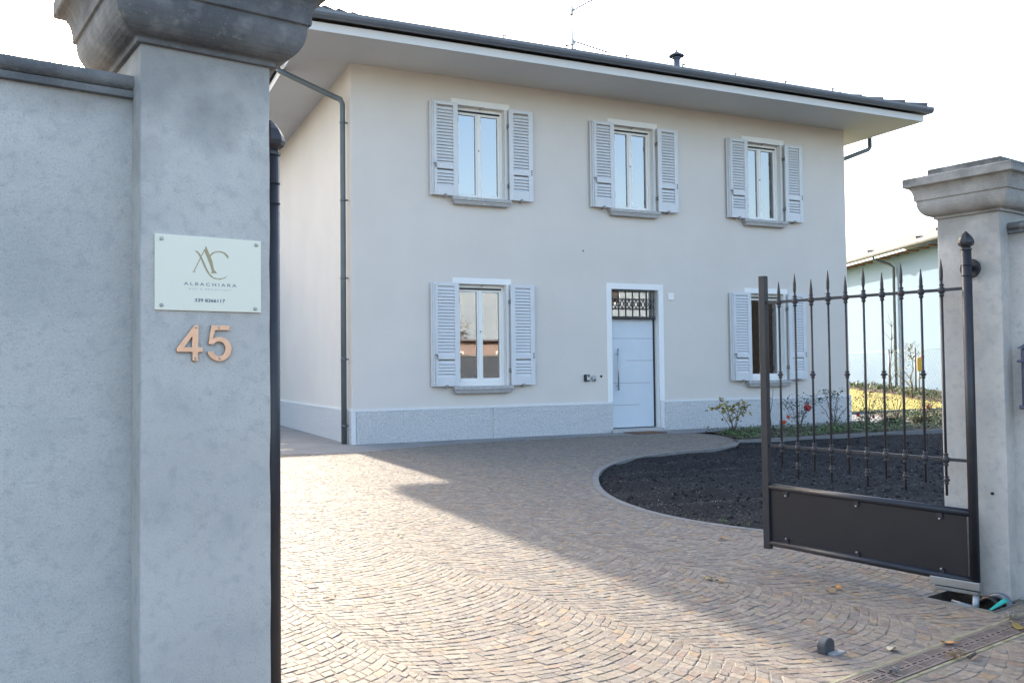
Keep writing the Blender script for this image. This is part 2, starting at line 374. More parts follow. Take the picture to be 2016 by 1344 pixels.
def stone_geo(P, cx, cy):
    zt = random.gauss(0, .0009); tx, ty = random.gauss(0, .016), random.gauss(0, .016)
    V = []; q = [Vector((p.x - cx, p.y - cy)) for p in P]
    H = lambda p: zt + p.x * tx + p.y * ty
    inn = [p * (1 - .005 / max(p.length, .02)) for p in q]
    for p in inn: V.append((p.x, p.y, H(p) + .0006))
    for p in q: V.append((p.x, p.y, H(p) - .0010))
    for p in q: V.append((p.x, p.y, -.028))
    F = [(0, 1, 2, 3)]
    for k in range(4):
        j = (k + 1) % 4; F += [(4 + k, 4 + j, j, k), (8 + k, 8 + j, 4 + j, 4 + k)]
    c = random.choice(RUST) if random.random() < .13 else random.choice(PAL)
    f = random.uniform(.88, 1.13) * .52; return V, F, (c[0] * f * 1.02, c[1] * f, c[2] * f * .93, 1)
def visible_area(s):
    u, v, z = px((s[1], s[2])); 
    if not (548 < u < 2010 and v < 1335): return 0
    return 1 / (z ** 3)
stones.sort(key=lambda s: -visible_area(s))
def tinted(name, V, F, T, parent, loc):
    me = bpy.data.meshes.new(name); me.from_pydata(V, [], F); at = me.color_attributes.new('tint', 'FLOAT_COLOR', 'POINT')
    at.data.foreach_set('color', [c for t in T for c in t]); me.materials.append(MATS['cobble'])
    o = bpy.data.objects.new(name, me); col.objects.link(o); o.parent = parent; o.location = loc; return o
for P, cx, cy in stones[:295]:
    V, F, c = stone_geo(P, cx, cy); tinted('cobble', V, F, [c] * len(V), drive, (cx, cy, 0))
AV, AF, AT = [], [], []
for P, cx, cy in stones[295:]:
    V, F, c = stone_geo(P, cx, cy); n = len(AV)
    AV += [(x + cx, y + cy, z) for x, y, z in V]; AF += [[i + n for i in f] for f in F]; AT += [c] * len(V)
so = tinted('cobbles', AV, AF, AT, drive, (0, 0, 0)); so['kind'] = 'stuff'
print('cobbles', len(stones))

# flush concrete edging of the tarred area
m = MB()
ki = offset_curve(curve_pts, -.01)
for i in range(len(curve_pts) - 1):
    a, b, c, d = kerb_out[i], kerb_out[i + 1], ki[i + 1], ki[i]
    m.add([(a[0], a[1], .004), (b[0], b[1], .004), (c[0], c[1], .004), (d[0], d[1], .004), (a[0], a[1], -.05), (b[0], b[1], -.05), (c[0], c[1], -.05), (d[0], d[1], -.05)], [(0, 3, 2, 1), (0, 1, 5, 4), (2, 3, 7, 6)])
tag(m.build('kerb_strip', 'kerb_edge'), 'curved flush concrete edging between setts and dark tarred area', kind='structure')
# tarred area with raked relief
def tar_z(x, y):
    return -.026 + .014 * noise2(x * 2.2, y * 3.1) + .010 * math.sin(y * 8 + x * .9 + 1.6 * noise2(x * .7, y * 1.5))
m = MB(); st = .12; idx = {}
x = .3
xs = [.2 + st * i for i in range(int(15.6 / st))]; ys = [-10.9 + st * i for i in range(int(8.0 / st))]
for i, x in enumerate(xs):
    for j, y in enumerate(ys):
        if in_poly(x + st / 2, y + st / 2, offset_curve(curve_pts, .05) + [(14, -10.75), (16, -9), (16, -2.9)]) or in_poly(x + st / 2, y + st / 2, asphalt_poly):
            q = []
            for (p, r_) in ((i, j), (i + 1, j), (i + 1, j + 1), (i, j + 1)):
                if (p, r_) not in idx:
                    X, Y = .2 + st * p, -10.9 + st * r_; idx[(p, r_)] = len(m.v); m.v.append((X, Y, tar_z(X, Y)))
                q.append(idx[(p, r_)])
            m.f.append(q); m.sm.append(True)
tar = m.build('tarred_area', 'asphalt', fix=False); tag(tar, 'curved area of fresh black tarred gravel beside the driveway', kind='structure')
def scatter_grit(name, mname, cnt, s0, s1, zoff, ymax=-3.05):
    m = MB(); n = 0; tri = 0
    while n < cnt and tri < cnt * 40:
        tri += 1
        d = random.random() ** 1.6
        x = random.uniform(.3, 11.0); y = random.uniform(-10.6, ymax)
        if not in_poly(x, y, asphalt_poly): continue
        if random.random() > max(.12, 1.0 - (y + 10.6) / 9 * .9): continue
        s = random.uniform(s0, s1); z = tar_z(x, y) + zoff; t = random.uniform(0, 6.28); V = []
        for k in range(4): V.append((x + s * math.cos(t + k * 1.57) * random.uniform(.6, 1.2), y + s * math.sin(t + k * 1.57) * random.uniform(.6, 1.2), z + random.uniform(-.2, .3) * s))
        V.append((x, y, z + s * random.uniform(.4, .9)))
        m.add(V, [(0, 1, 4), (1, 2, 4), (2, 3, 4), (3, 0, 4)]); n += 1
    o = m.build(name, mname, tar, fix=False); o['kind'] = 'stuff'; return o
scatter_grit('tar_gravel', 'asphalt_grain', 26000, .006, .018, -.002)
scatter_grit('tar_clod', 'asphalt', 3800, .015, .035, -.004)
scatter_grit('pale_grit', 'pale_grit', 1300, .002, .0075, .003)
m = MB()                                           # a few tufts of weed at the edge
tuft_c = [(.62, -9.0), (.70, -9.12), (.56, -8.8)]
for (x, y) in tuft_c:
    for k in range(16):
        t = random.uniform(0, 6.28); l = random.uniform(.02, .055); w = .004; dx, dy = math.cos(t), math.sin(t)
        m.add([(x - dy * w, y + dx * w, 0), (x + dy * w, y - dx * w, 0), (x + dx * l * .6, y + dy * l * .6, l)], [(0, 1, 2)])
tag(m.build('weeds', 'leaf_green', fix=False), 'tufts of weed at the edge of the tarred area', kind='stuff')

# concrete apron round the house
ap = [(p[0], p[1]) for p in apron_edge] + [(8, -.92), (11.9, -.92), (11.9, 10.5), (10.8, 10.5), (10.8, .05), (.05, .05), (.05, 13), (-16, 13), (-16, -1.05)]
m = MB().sheet(ap, .002)
apron = m.build('apron', 'apron_concrete', fix=False); tag(apron, 'grey concrete pavement strip along the foot of the house', kind='structure')
for (x, y, w, d) in ((-1.22, .72, .62, .40), (-1.36, -.36, .66, .40)):
    c = MB().box(x - w / 2, x + w / 2, y - d / 2, y + d / 2, -.01, .0065).build('drain_cover', 'steel_dull', None, .002, base=(x, y, 0))
    tag(c, 'dark steel drain cover in the concrete, %s the house corner' % ('farther left of' if y > 0 else 'nearer, just left of'), 'drain cover', 'drain covers beside the house')
for (x, y, w, lab) in ((3.87, -.30, .22, 'pale round lid in the pavement left of the front door'), (6.72, -.62, .26, 'pale round lid in the pavement right of the front door')):
    c = MB().lathe((x, y, -.005), [(w, 0), (w, .012), (w * .9, .014)], 24).build('inspection_lid', 'pale_tile', base=(x, y, 0)); tag(c, lab, 'lid', 'inspection lids')

# planting bed
bed_poly = [(p[0], p[1]) for p in bed_left] + [(16.2, -2.84), (17.5, 1.9), (13.6, 1.9), (12.4, .6), (12.05, -.35), (11.95, -.93), (8, -.93)]
m = MB(); st = .16; idx = {}
for i in range(75):
    for j in range(32):
        X0, Y0 = 5.4 + st * i, -3.0 + st * j
        if in_poly(X0 + st / 2, Y0 + st / 2, bed_poly):
            q = []
            for (p, r_) in ((i, j), (i + 1, j), (i + 1, j + 1), (i, j + 1)):
                if (p, r_) not in idx:
                    X, Y = 5.4 + st * p, -3.0 + st * r_; idx[(p, r_)] = len(m.v); m.v.append((X, Y, .022 + .02 * noise2(X * 5, Y * 6)))
                q.append(idx[(p, r_)])
            m.f.append(q); m.sm.append(True)
m.sheet(bed_poly, .004)
bed = m.build('planting_bed', 'soil', fix=False); tag(bed, 'planting bed of dark soil along the house front', kind='structure')
k_root = MB().box(5.5, 16.2, -2.915, -2.875, -.1, .01).build('bed_kerb', 'kerb_dull'); tag(k_root, 'straight concrete kerb edging the planting bed', kind='structure')
kp = None; xx = 5.5
while xx < 15.6:
    if kp is None:
        kp = MB().box(5.5, 6.49, -2.92, -2.87, -.06, .030).build('kerb_stone', 'kerb_dull', k_root, .006)
    else: part_copy(kp, k_root, xx - 5.5, 0, random.uniform(-.003, .003))
    xx += 1.0
# path and lawn right of the house
m = MB().sheet([(10.9, -.9), (12.0, -.9), (12.1, -.3), (12.6, .5), (13.6, 1.86), (30, 1.86), (30, 1.0), (24, .4)][:5] + [(13.3, 2.3), (11.9, 2.3), (10.9, .2)], .012)
tag(m.build('garden_path', 'pale_tile', fix=False), 'pale paved path turning round the house corner', kind='structure')
def lawn_z(x, y):
    d = (x - 12) * .42 + (y - 2) * .9; t = max(0, min(1, d / 12)); return .02 + .38 * t * t * (3 - 2 * t)
m = MB(); NX, NY = 60, 50
def lx(i): return 11.9 + 70 * (i / NX) ** 2
def ly(j): return 2.0 + 90 * (j / NY) ** 2
for i in range(NX + 1):
    for j in range(NY + 1):
        X, Y = lx(i), ly(j); m.v.append((X, Y, lawn_z(X, Y) + .02 * noise2(X * .8, Y * .9)))
for i in range(NX):
    for j in range(NY):
        a = i * (NY + 1) + j; m.f.append([a, a + NY + 1, a + NY + 2, a + 1]); m.sm.append(True)
lawn = m.build('lawn', 'lawn', fix=False); tag(lawn, 'sunlit yellow green lawn right of the house', kind='structure')
m = MB()
for k in range(9000):
    x = 11.9 + random.random() ** 1.3 * 11; y = 2.05 + random.random() ** 1.3 * 12
    z = lawn_z(x, y); h = random.uniform(.015, .05); t = random.uniform(0, 6.28); w = .006
    m.add([(x - w * math.cos(t), y - w * math.sin(t), z), (x + w * math.cos(t), y + w * math.sin(t), z), (x + random.uniform(-.02, .02), y + random.uniform(-.02, .02), z + h + .02)], [(0, 1, 2)])
g_ = m.build('grass', 'grass_blade', lawn, fix=False); g_['kind'] = 'stuff'
m = MB().box(12.0, 26, 1.93, 2.0, -.05, .075)
le = m.build('lawn_edging', 'kerb_dull', bevel=.008); tag(le, 'grey kerb along the near edge of the lawn', kind='structure')
# road behind the camera
tag(MB().sheet([tuple(G(-80, -1.6))[:2], tuple(G(-80, -9))[:2], tuple(G(90, -9))[:2], tuple(G(90, -1.6))[:2]], -.012).build('road', 'road_asphalt', fix=False), 'plain tarred street in front of the gate', kind='structure')

# ================================================================== HOUSE
HW, HD, HH = 10.906, 9.25, 6.3
house = thing('house', 'cream two storey house with grey shutters and wide white eaves', 'house')
OPEN = []                                           # x0,x1,z0,z1
WINS = [(1.872, 4.19, 5.825, 'u'), (5.03, 4.19, 5.815, 'u'), (8.19, 4.19, 5.805, 'u'), (1.868, .915, 2.697, 'l'), (8.205, .915, 2.695, 'l')]
WW = .92
for x0, z0, z1, _ in WINS: OPEN.append((x0, x0 + WW, z0, z1))
OPEN.append((4.962, 6.013, 0.0, 2.692))
m = MB()
xb = sorted({0, HW} | {o[0] for o in OPEN} | {o[1] for o in OPEN}); zb = sorted({-.15, HH} | {o[2] for o in OPEN} | {o[3] for o in OPEN})
for i in range(len(xb) - 1):
    for j in range(len(zb) - 1):
        cx, cz = (xb[i] + xb[i + 1]) / 2, (zb[j] + zb[j + 1]) / 2
        if any(o[0] < cx < o[1] and o[2] < cz < o[3] for o in OPEN): continue
        m.quad((xb[i], 0, zb[j]), (xb[i + 1], 0, zb[j]), (xb[i + 1], 0, zb[j + 1]), (xb[i], 0, zb[j + 1]))
m.quad((0, 0, -.15), (0, 0, HH), (0, HD, HH), (0, HD, -.15)); m.quad((HW, 0, -.15), (HW, HD, -.15), (HW, HD, HH), (HW, 0, HH)); m.quad((0, HD, -.15), (0, HD, HH), (HW, HD, HH), (HW, HD, -.15))
m.build('wall', 'render_cream', house, fix=False)
def reveal(x0, x1, z0, z1, parent):
    m = MB(); D = .30
    m.quad((x0, 0, z0), (x0, D, z0), (x0, D, z1), (x0, 0, z1)); m.quad((x1, 0, z0), (x1, 0, z1), (x1, D, z1), (x1, D, z0))
    m.quad((x0, 0, z1), (x0, D, z1), (x1, D, z1), (x1, 0, z1)); m.quad((x0, 0, z0), (x1, 0, z0), (x1, D, z0), (x0, D, z0))
    return m.build('reveal', 'trim_white', parent, fix=False)
reveal(*OPEN[-1], house)
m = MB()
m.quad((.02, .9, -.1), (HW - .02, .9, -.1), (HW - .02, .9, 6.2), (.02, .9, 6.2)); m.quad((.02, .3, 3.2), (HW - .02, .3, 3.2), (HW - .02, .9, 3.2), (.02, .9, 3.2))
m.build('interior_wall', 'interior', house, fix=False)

# windows
def window(x0, z0, z1, kind):
    x1 = x0 + WW; yf = .10; zt = z1 - .045; zb_ = z0 + (.075 if kind == 'u' else .115)
    m = MB(); w = .05
    m.box(x0 + .002, x0 + w, yf, yf + .07, z0 + .002, z1 - .002); m.box(x1 - w, x1 - .002, yf, yf + .07, z0 + .002, z1 - .002)
    m.box(x0 + w, x1 - w, yf + .002, yf + .068, z1 - .06, z1 - .003); m.box(x0 + w, x1 - w, yf + .002, yf + .068, z0 + .003, zb_ - .02)
    win = m.build('window', 'frame_white', house, .004)
    reveal(x0, x1, z0, z1, win)
    xm = (x0 + x1) / 2; ys = yf + .018
    for (a, b) in ((x0 + w - .012, xm - .008), (xm + .008, x1 - w + .012)):
        m = MB(); s = .048; lo = zb_ - .03; hi = z1 - .085
        m.box(a, a + s, ys, ys + .06, lo, hi); m.box(b - s, b, ys, ys + .06, lo, hi); m.box(a + s, b - s, ys + .001, ys + .059, lo, lo + .055); m.box(a + s, b - s, ys + .001, ys + .059, hi - .045, hi)
        m.build('sash', 'frame_white', win, .006)
        MB().box(a + s - .005, b - s + .005, ys + .03, ys + .036, lo + .05, hi - .04).build('pane', 'glass', win)
    MB().box(xm - .028, xm + .028, ys - .012, ys + .002, zb_ - .02, z1 - .09).build('meeting_rail', 'frame_white', win, .005)
    MB().box(x0 + w, x1 - w, yf - .012, yf + .03, z1 - .085, z1 - .062).build('screen_housing', 'black_plastic', win, .003)
    MB().box(xm - .006, xm + .010, ys - .026, ys - .012, (z0 + z1) / 2 + .05, (z0 + z1) / 2 + .085).build('latch', 'steel_dull', win, .003)
    # painted band round the opening: lintel with ears, side strips
    m = MB(); m.box(x0 - .10, x1 + .095, -.012, .0, z1, z1 + .105)
    m.box(x1, x1 + .052, -.011, .0, z0 + .005, z1); m.box(x0 - .052, x0, -.011, .0, z0 + .005, z1)
    m.build('surround', 'trim_white', win, .003)
    # stone sill: top slab and smaller moulded slab with splayed ends
    m = MB(); a, b = x0 - .125, x1 + .075
    m.box(a, b, -.135, .10, z0 - .055, z0 + .004)
    n = len(m.v)
    m.add([(a + .05, -.10, z0 - .12), (b - .05, -.10, z0 - .12), (b - .05, .0, z0 - .12), (a + .05, .0, z0 - .12), (a + .012, -.122, z0 - .056), (b - .012, -.122, z0 - .056), (b - .012, .0, z0 - .056), (a + .012, .0, z0 - .056)],
          [(0, 3, 2, 1), (4, 5, 6, 7), (0, 1, 5, 4), (1, 2, 6, 5), (2, 3, 7, 6), (3, 0, 4, 7)])
    m.build('sill', 'sill_stone', win, .006)
    MB().tube((xm, -.004, z1 - .03), (xm, .04, z1 - .03), .012, seg=8).build('shutter_catch', 'steel_dull', win)
    return win
slat_src = {}
def shutter(x0, x1, z0, z1, hinge_right):
    yf, yb = -.105, -.062; w = .088
    m = MB(); split = z0 + .50
    m.box(x0, x0 + w, yf, yb, z0, z1); m.box(x1 - w, x1, yf, yb, z0, z1)
    m.box(x0 + w, x1 - w, yf + .001, yb - .001, z0, z0 + .16); m.box(x0 + w, x1 - w, yf + .001, yb - .001, z1 - .062, z1); m.box(x0 + w, x1 - w, yf + .001, yb - .001, split - .04, split + .04)
    if hinge_right:                                 # free edge on the left with its rebate strip
        m.box(x0 - .028, x0 + .004, yb - .001, yb + .024, z0, z1)
    sh = m.build('shutter', 'shutter_paint', house, .004)
    sw = x1 - x0 - 2 * w + .01
    key = round(sw, 3)
    if key not in slat_src:
        s = MB(); a = R(30); c, sn = math.cos(a), math.sin(a); hh, t = .033, .004
        pts = [(-hh * sn - t * c, -hh * c + t * sn), (-hh * sn + t * c, -hh * c - t * sn), (hh * sn + t * c, hh * c - t * sn), (hh * sn - t * c, hh * c + t * sn)]
        s.sweep([(p[0], p[1]) for p in pts], 0, 0, sw); slat_src[key] = s
    first = None; zz = z0 + .185; zs = []
    while zz < split - .06: zs.append(zz); zz += .0555
    zz = split + .066
    while zz < z1 - .085: zs.append(zz); zz += .0555
    for z in zs:
        if first is None: 
            me_o = slat_src[key]
            if isinstance(me_o, MB):
                o = me_o.build('slat', 'shutter_paint', sh, base=(0, 0, 0)); slat_src[key] = o.data
            else:
                o = bpy.data.objects.new('slat', me_o); col.objects.link(o); o.parent = sh
            first = o
        else:
            o = first.copy(); col.objects.link(o); o.parent = sh
        o.location = (x0 + w - .005, (yf + yb) / 2, z)
    hx = x1 if hinge_right else x0
    for hz in (z1 - .30, z0 + .26):
        q = MB(); q.tube((hx, yf + .012, hz - .045), (hx, yf + .012, hz + .045), .009, seg=8); q.box(min(hx, hx + (.0 if hinge_right else 0)) - .008, hx + .008, yf + .012, -.005, hz - .03, hz + .03)
        q.build('hinge', 'steel_dull', sh)
    if hinge_right:                                 # locking rod and knob
        q = MB(); q.tube((x0 + .028, yf - .012, z0 + .02), (x0 + .028, yf - .012, z1 - .02), .006, seg=6)
        for hz in (z0 + .05, z1 - .04, z0 + .55): q.box(x0 + .012, x0 + .044, yf - .02, yf, hz - .012, hz + .012)
        q.build('bolt_rod', 'shutter_paint', sh)
        q = MB(); q.box(x0 + .02, x0 + .05, yf - .035, yf - .008, z0 + .52, z0 + .55); q.box(x0 + .05, x0 + .066, yf - .04, yf - .02, z0 + .46, z0 + .55); q.build('bolt_handle', 'steel_dull', sh, .003)
    else:
        q = MB()
        for k in range(3): q.tube((x1 - .03, yf - .006, z0 + .48 + k * .036), (x1 - .03, yf + .004, z0 + .48 + k * .036), .012, seg=8)
        q.build('lock_plate', 'black_plastic', sh)
    cx = x0 + (x1 - x0) * .5
    q = MB(); q.tube((cx, 0, z0 - .022), (cx, -.125, z0 - .022), .007, seg=6); q.box(cx - .03, cx + .012, -.14, -.112, z0 - .032, z0 + .022); q.build('shutter_holder', 'steel_dull', house, .003)
for (x0, z0, z1, kind) in WINS:
    window(x0, z0, z1, kind)
    shutter(x0 - .488, x0 - .012, z0 + (.012 if kind == 'u' else .01), z1 + .005, True)
    shutter(x0 + WW + .045, x0 + WW + .515, z0 + (.012 if kind == 'u' else .01), z1 + .005, False)
# curtains
def curtain(x0, x1, z0, z1, label, amp=.018, n=7, y=.205, gap=None):
    m = MB(); N = 60
    for i in range(N + 1):
        x = x0 + (x1 - x0) * i / N; yy = y + amp * math.sin(i / N * n * 2 * math.pi) + amp * .5 * math.sin(i / N * n * 4.7 + 1)
        m.v += [(x, yy, z0), (x, yy, z1)]
    for i in range(N): m.f.append([2 * i, 2 * i + 2, 2 * i + 3, 2 * i + 1]); m.sm.append(True)
    o = m.build('curtain', 'curtain', base=(x0, y, z0), fix=False); tag(o, label, 'curtain', 'curtains behind the windows')
labs = ['upper left window', 'upper middle window', 'upper right window', 'ground floor window left of the door', 'ground floor window behind the gate']
for (x0, z0, z1, k), l in zip(WINS, labs):
    if 'behind the gate' in l:
        curtain(x0 + .50, x0 + WW, z0, z1, 'white curtain drawn half way across the ' + l, .02, 3)
    elif 'upper right' in l: curtain(x0, x0 + .44, z0, z1, 'white curtain on the left half of the ' + l, .02, 4); 
    elif 'upper middle' in l: curtain(x0, x0 + .80, z0, z1, 'white sheer curtain behind the ' + l, .02, 6)
    else: curtain(x0, x0 + WW - (.12 if k == 'u' else .09), z0, z1, 'white sheer curtain behind the ' + l, .018, 6)

curtain(5.0, 5.98, 2.20, 2.69, 'white sheer curtain behind the fanlight over the door', .014, 7, .24)
# front door
dx0, dx1 = 4.962, 6.013
m = MB(); bw = .112
m.box(dx0 - bw, dx0, -.013, .0, .575, 2.692); m.box(dx1, dx1 + bw, -.013, .0, .575, 2.692); m.box(dx0 - bw, dx1 + bw, -.0135, .0, 2.692, 2.80)
m.build('door_surround', 'trim_white', house, .003)
m = MB().box(dx0 + .012, dx1 - .042, .14, .20, .075, 2.135); door = m.build('door', 'door_paint', house, .004)
for (z, a, b) in ((1.767, dx0 + .014, dx1 - .044), (1.345, 5.36, dx1 - .044), (.918, dx0 + .014, dx1 - .12), (.501, dx0 + .014, 5.64)):
    MB().box(a, b, .1385, .1402, z - .004, z + .004).build('groove', 'grey_print', door)
q = MB(); q.tube((5.14, .075, .78), (5.14, .075, 1.572), .014, seg=12)
for z in (.87, 1.475): q.tube((5.14, .075, z), (5.14, .142, z), .009, seg=8)
q.build('pull_handle', 'steel', door)
MB().box(dx1 - .040, dx1 - .012, .13, .20, .075, 2.15).build('door_jamb', 'door_dark', house, .003)
MB().box(dx0 + .002, dx1 - .002, .10, .20, 2.135, 2.19).build('door_transom', 'iron', house, .003)
MB().box(dx0 - .06, dx1 + .02, -.12, .30, -.02, .058).build('door_step', 'sill_stone', house, .008)
MB().box(dx0 + .02, dx1 - .02, .16, .166, 2.19, 2.69).build('fanlight_pane', 'glass', house)
for xa in (dx0 + .02, dx1 - .05): MB().box(xa, xa + .03, .12, .2, 2.19, 2.69).build('fanlight_post', 'frame_white', house, .003)
gr = MB(); gy = .035
gr.box(dx0 + .004, dx1 - .055, gy - .012, gy + .012, 2.142, 2.172); gr.box(dx0 + .004, dx1 - .055, gy - .009, gy + .009, 2.665, 2.685)
gr.box(dx0 + .004, dx1 - .055, gy - .009, gy + .009, 2.507, 2.523); gr.box(dx0 + .004, dx1 - .055, gy - .009, gy + .009, 2.327, 2.343)
grille = gr.build('door_grille', 'iron', house)
vb = None
for k in range(7):
    x = 4.985 + .157 * k
    if vb is None: vb = MB().box(x - .009, x + .009, gy - .010, gy + .010, 2.172, 2.665).build('grille_bar', 'iron', grille)
    else: part_copy(vb, grille, .157 * k)
cb = None
for k in range(12):
    x = 4.985 + .0785 * k
    if cb is None:
        q = MB(); x1 = x + .0785
        q.tube((x, gy, 2.343), (x1, gy, 2.507), .006, seg=6); q.tube((x, gy + .004, 2.507), (x1, gy + .004, 2.343), .006, seg=6); cb = q.build('grille_cross', 'iron', grille)
    else: part_copy(cb, grille, .0785 * k)
# small fittings on the facade
def small(name, label, cat, m, mname, base, bevel=.004):
    o = m.build(name, mname, None, bevel, base=base); tag(o, label, cat); return o
o = thing('key_safe', 'black key safe with grey keypad beside the front door', 'key safe', (4.40, 0, .97))
MB().box(4.345, 4.455, -.05, 0, .968, 1.093).build('case', 'black_plastic', o, .008); kp_ = MB().box(4.385, 4.445, -.058, -.048, .985, 1.08).build('keypad', 'grey_plastic', o, .004)
for k in range(3): MB().box(4.395 + .017 * k, 4.405 + .017 * k, -.061, -.057, 1.0, 1.03).build('button', 'white_plastic', kp_)
MB().box(4.398, 4.432, -.061, -.057, 1.05, 1.07).build('display', 'black_plastic', kp_)
o = thing('door_bell', 'rounded grey door bell between the key safe and the door', 'door bell', (4.55, 0, .955))
q = MB(); q.lathe((0, 0, 0), [(.045, 0), (.045, .03), (.036, .042)], 20)
q.v = [(4.553 + x, -z, 1.02 + y * 1.35) for x, y, z in q.v]; q.build('case', 'grey_plastic', o)
q = MB(); q.lathe((0, 0, 0), [(.016, .03), (.016, .05)], 14); q.v = [(4.556 + x, -z, .99 + y) for x, y, z in q.v]; q.build('button', 'black_plastic', o)
q = MB(); q.lathe((0, 0, 0), [(.022, 0), (.022, .012), (.012, .016)], 16); q.v = [(4.715 + x, -z, 1.055 + y) for x, y, z in q.v]
small('socket_cap', 'small round black cap on the wall left of the door', 'wall cap', q, 'black_plastic', (4.715, 0, 1.055), 0)
q = MB(); q.box(6.235, 6.37, -.02, 0, 2.51, 2.645); small('wall_plate', 'square white cover plate on the wall right of the door', 'cover plate', q, 'white_plastic', (6.3, 0, 2.51), .006)
small('wall_hook', 'tiny dark hook on the facade between the storeys', 'hook', MB().box(4.36, 4.385, -.01, 0, 3.37, 3.395), 'black_plastic', (4.37, 0, 3.37), .003)
q = MB(); q.box(5.06, 5.72, -.66, -.20, .003, .018); small('doormat', 'brown coir doormat in front of the door', 'doormat', q, 'doormat', (5.4, -.43, .003), .004)

MB().box(-.31, -.0005, 8.1, 8.95, -.1, HH - .001).build('shadow_projection', 'render_cream', house)  # unseen projection added at the rear to widen the corner's ground shadow
# plinth of rough stone slabs
def slab_front(a, b): return MB().box(a, b, -.022, -.001, -.12, .53).build('plinth_slab', 'plinth_stone', house, .005)
for a, b in ((.06, 2.497), (2.505, 4.80 + .14), (6.10, 8.50), (8.508, HW - .06)): slab_front(a, b)
q = MB(); q.box(-.026, dx0 - .02, -.026, -.001, .532, .575); q.box(dx1 + .02, HW + .026, -.026, -.001, .532, .575); q.build('plinth_cap', 'plinth_smooth', house, .003)
for a, b in ((-.024, .052), (HW - .052, HW + .024), (dx1 + .012, dx1 + .092)): MB().box(a, b, -.024, -.001, -.12, .531).build('plinth_corner', 'plinth_smooth', house, .003)
ye = [.06, 2.376, 3.67, 4.68, 6.9, 9.2]
for a, b in zip(ye[:-1], ye[1:]): MB().box(-.022, -.001, a + .003, b - .003, -.12, .53).build('plinth_slab', 'plinth_stone', house, .005)
MB().box(-.026, -.001, 0.0, HD, .532, .575).build('plinth_cap', 'plinth_smooth', house, .003)
MB().box(HW + .001, HW + .022, .02, HD, -.12, .53).build('plinth_slab', 'plinth_stone', house, .005)

# roof
EX0, EX1, EY0, EY1 = -.96, 11.935, -1.205, HD + 1.03
MB().box(EX0 + .02, EX1 - .02, EY0 + .02, EY1 - .02, HH, HH + .12).build('soffit', 'soffit_white', house, .004)
for q_ in ((EX0, EX1, EY0, EY0 + .019), (EX0, EX1, EY1 - .019, EY1), (EX0, EX0 + .019, EY0 + .0195, EY1 - .0195), (EX1 - .019, EX1, EY0 + .0195, EY1 - .0195)):
    MB().box(*q_, HH - .002, HH + .13).build('fascia', 'fascia_paint', house, .003)
PIT_R = math.tan(R(20.0)); ZE = 6.50; hd = (EY1 - EY0 + .2) / 2
ex0, ex1, ey0, ey1 = EX0 - .05, EX1 + .1, EY0 - .1, EY1 + .1
zr = ZE + PIT_R * hd; ymid = (ey0 + ey1) / 2
m = MB()
A, B_, C_, D_ = (ex0, ey0, ZE), (ex1, ey0, ZE), (ex1, ey1, ZE), (ex0, ey1, ZE); E_, F_ = (ex0 + hd, ymid, zr), (ex1 - hd, ymid, zr)
m.add([A, B_, C_, D_, E_, F_], [(1, 2, 5), (2, 3, 4, 5), (3, 0, 4), (0, 3, 2, 1)])
# front slope with tile waves
NC = 132; xs = [ex0 + (ex1 - ex0) * i / NC for i in range(NC + 1)]
for i in range(NC):
    vs_ = []
    for xx in (xs[i], xs[i + 1]):
        t = min(xx - ex0, ex1 - xx, hd)
        w = .022 if i % 2 == 0 else 0
        vs_ += [(xx, ey0, ZE + w), (xx, ey0 + t, ZE + PIT_R * t + w)]
    m.add(vs_, [(0, 2, 3, 1)])
roof = m.build('roof', 'roof_tile', house, fix=False)
# eave course: barrel tiles one by one
tl = MB(); N = 6
for t in (0, .42):
    for k in range(N + 1):
        a = math.pi * k / N; tl.v.append((-.078 * math.cos(a), t, .05 * math.sin(a) + t * PIT_R))
    for k in range(N + 1):
        a = math.pi * k / N; tl.v.append((-.062 * math.cos(a), t, .036 * math.sin(a) + t * PIT_R))
n1 = N + 1
for k in range(N):
    tl.f += [[k, k + 1, 2 * n1 + k + 1, 2 * n1 + k], [k, n1 + k, n1 + k + 1, k + 1]]; tl.sm += [True, False]
src = None; i = 0
while ex0 + .12 + i * .2 < ex1 - .08:
    x = ex0 + .12 + i * .2
    if src is None: src = tl.build('roof_tile', 'roof_tile', roof, base=(0, 0, 0), fix=False)
    o = src if i == 0 else src.copy()
    if i: col.objects.link(o); o.parent = roof
    o.location = (x, ey0 - .05, ZE - .005 + random.uniform(-.004, .004)); i += 1
# hip tiles on the two front hips
for sx, ccx in ((1, ex0), (-1, ex1)):
    hs = None; k = 0
    while k < 20:
        t0 = .05 + k * .30
        if t0 > hd: break
        p0 = Vector((ccx + sx * t0, ey0 + t0, ZE + PIT_R * t0 + .085)); p1 = Vector((ccx + sx * (t0 + .36), ey0 + t0 + .36, ZE + PIT_R * (t0 + .36) + .05))
        q = MB(); q.tube((0, 0, 0), p1 - p0, .085, .065, 10, True, True)
        o = q.build('hip_tile', 'roof_tile', roof, base=(0, 0, 0)); o.location = p0; k += 1
# snow hooks standing on the eave
for x in (1.05, 2.25, 3.42, 4.62, 5.82, 7.02, 8.22, 9.42):
    q = MB(); y = ey0 + .12; z = ZE + .05
    q.box(x - .008, x + .008, y - .01, y + .01, z - .02, z + .15); q.box(x - .008, x + .055, y - .01, y + .01, z + .13, z + .15); q.build('snow_hook', 'roof_tile', roof)
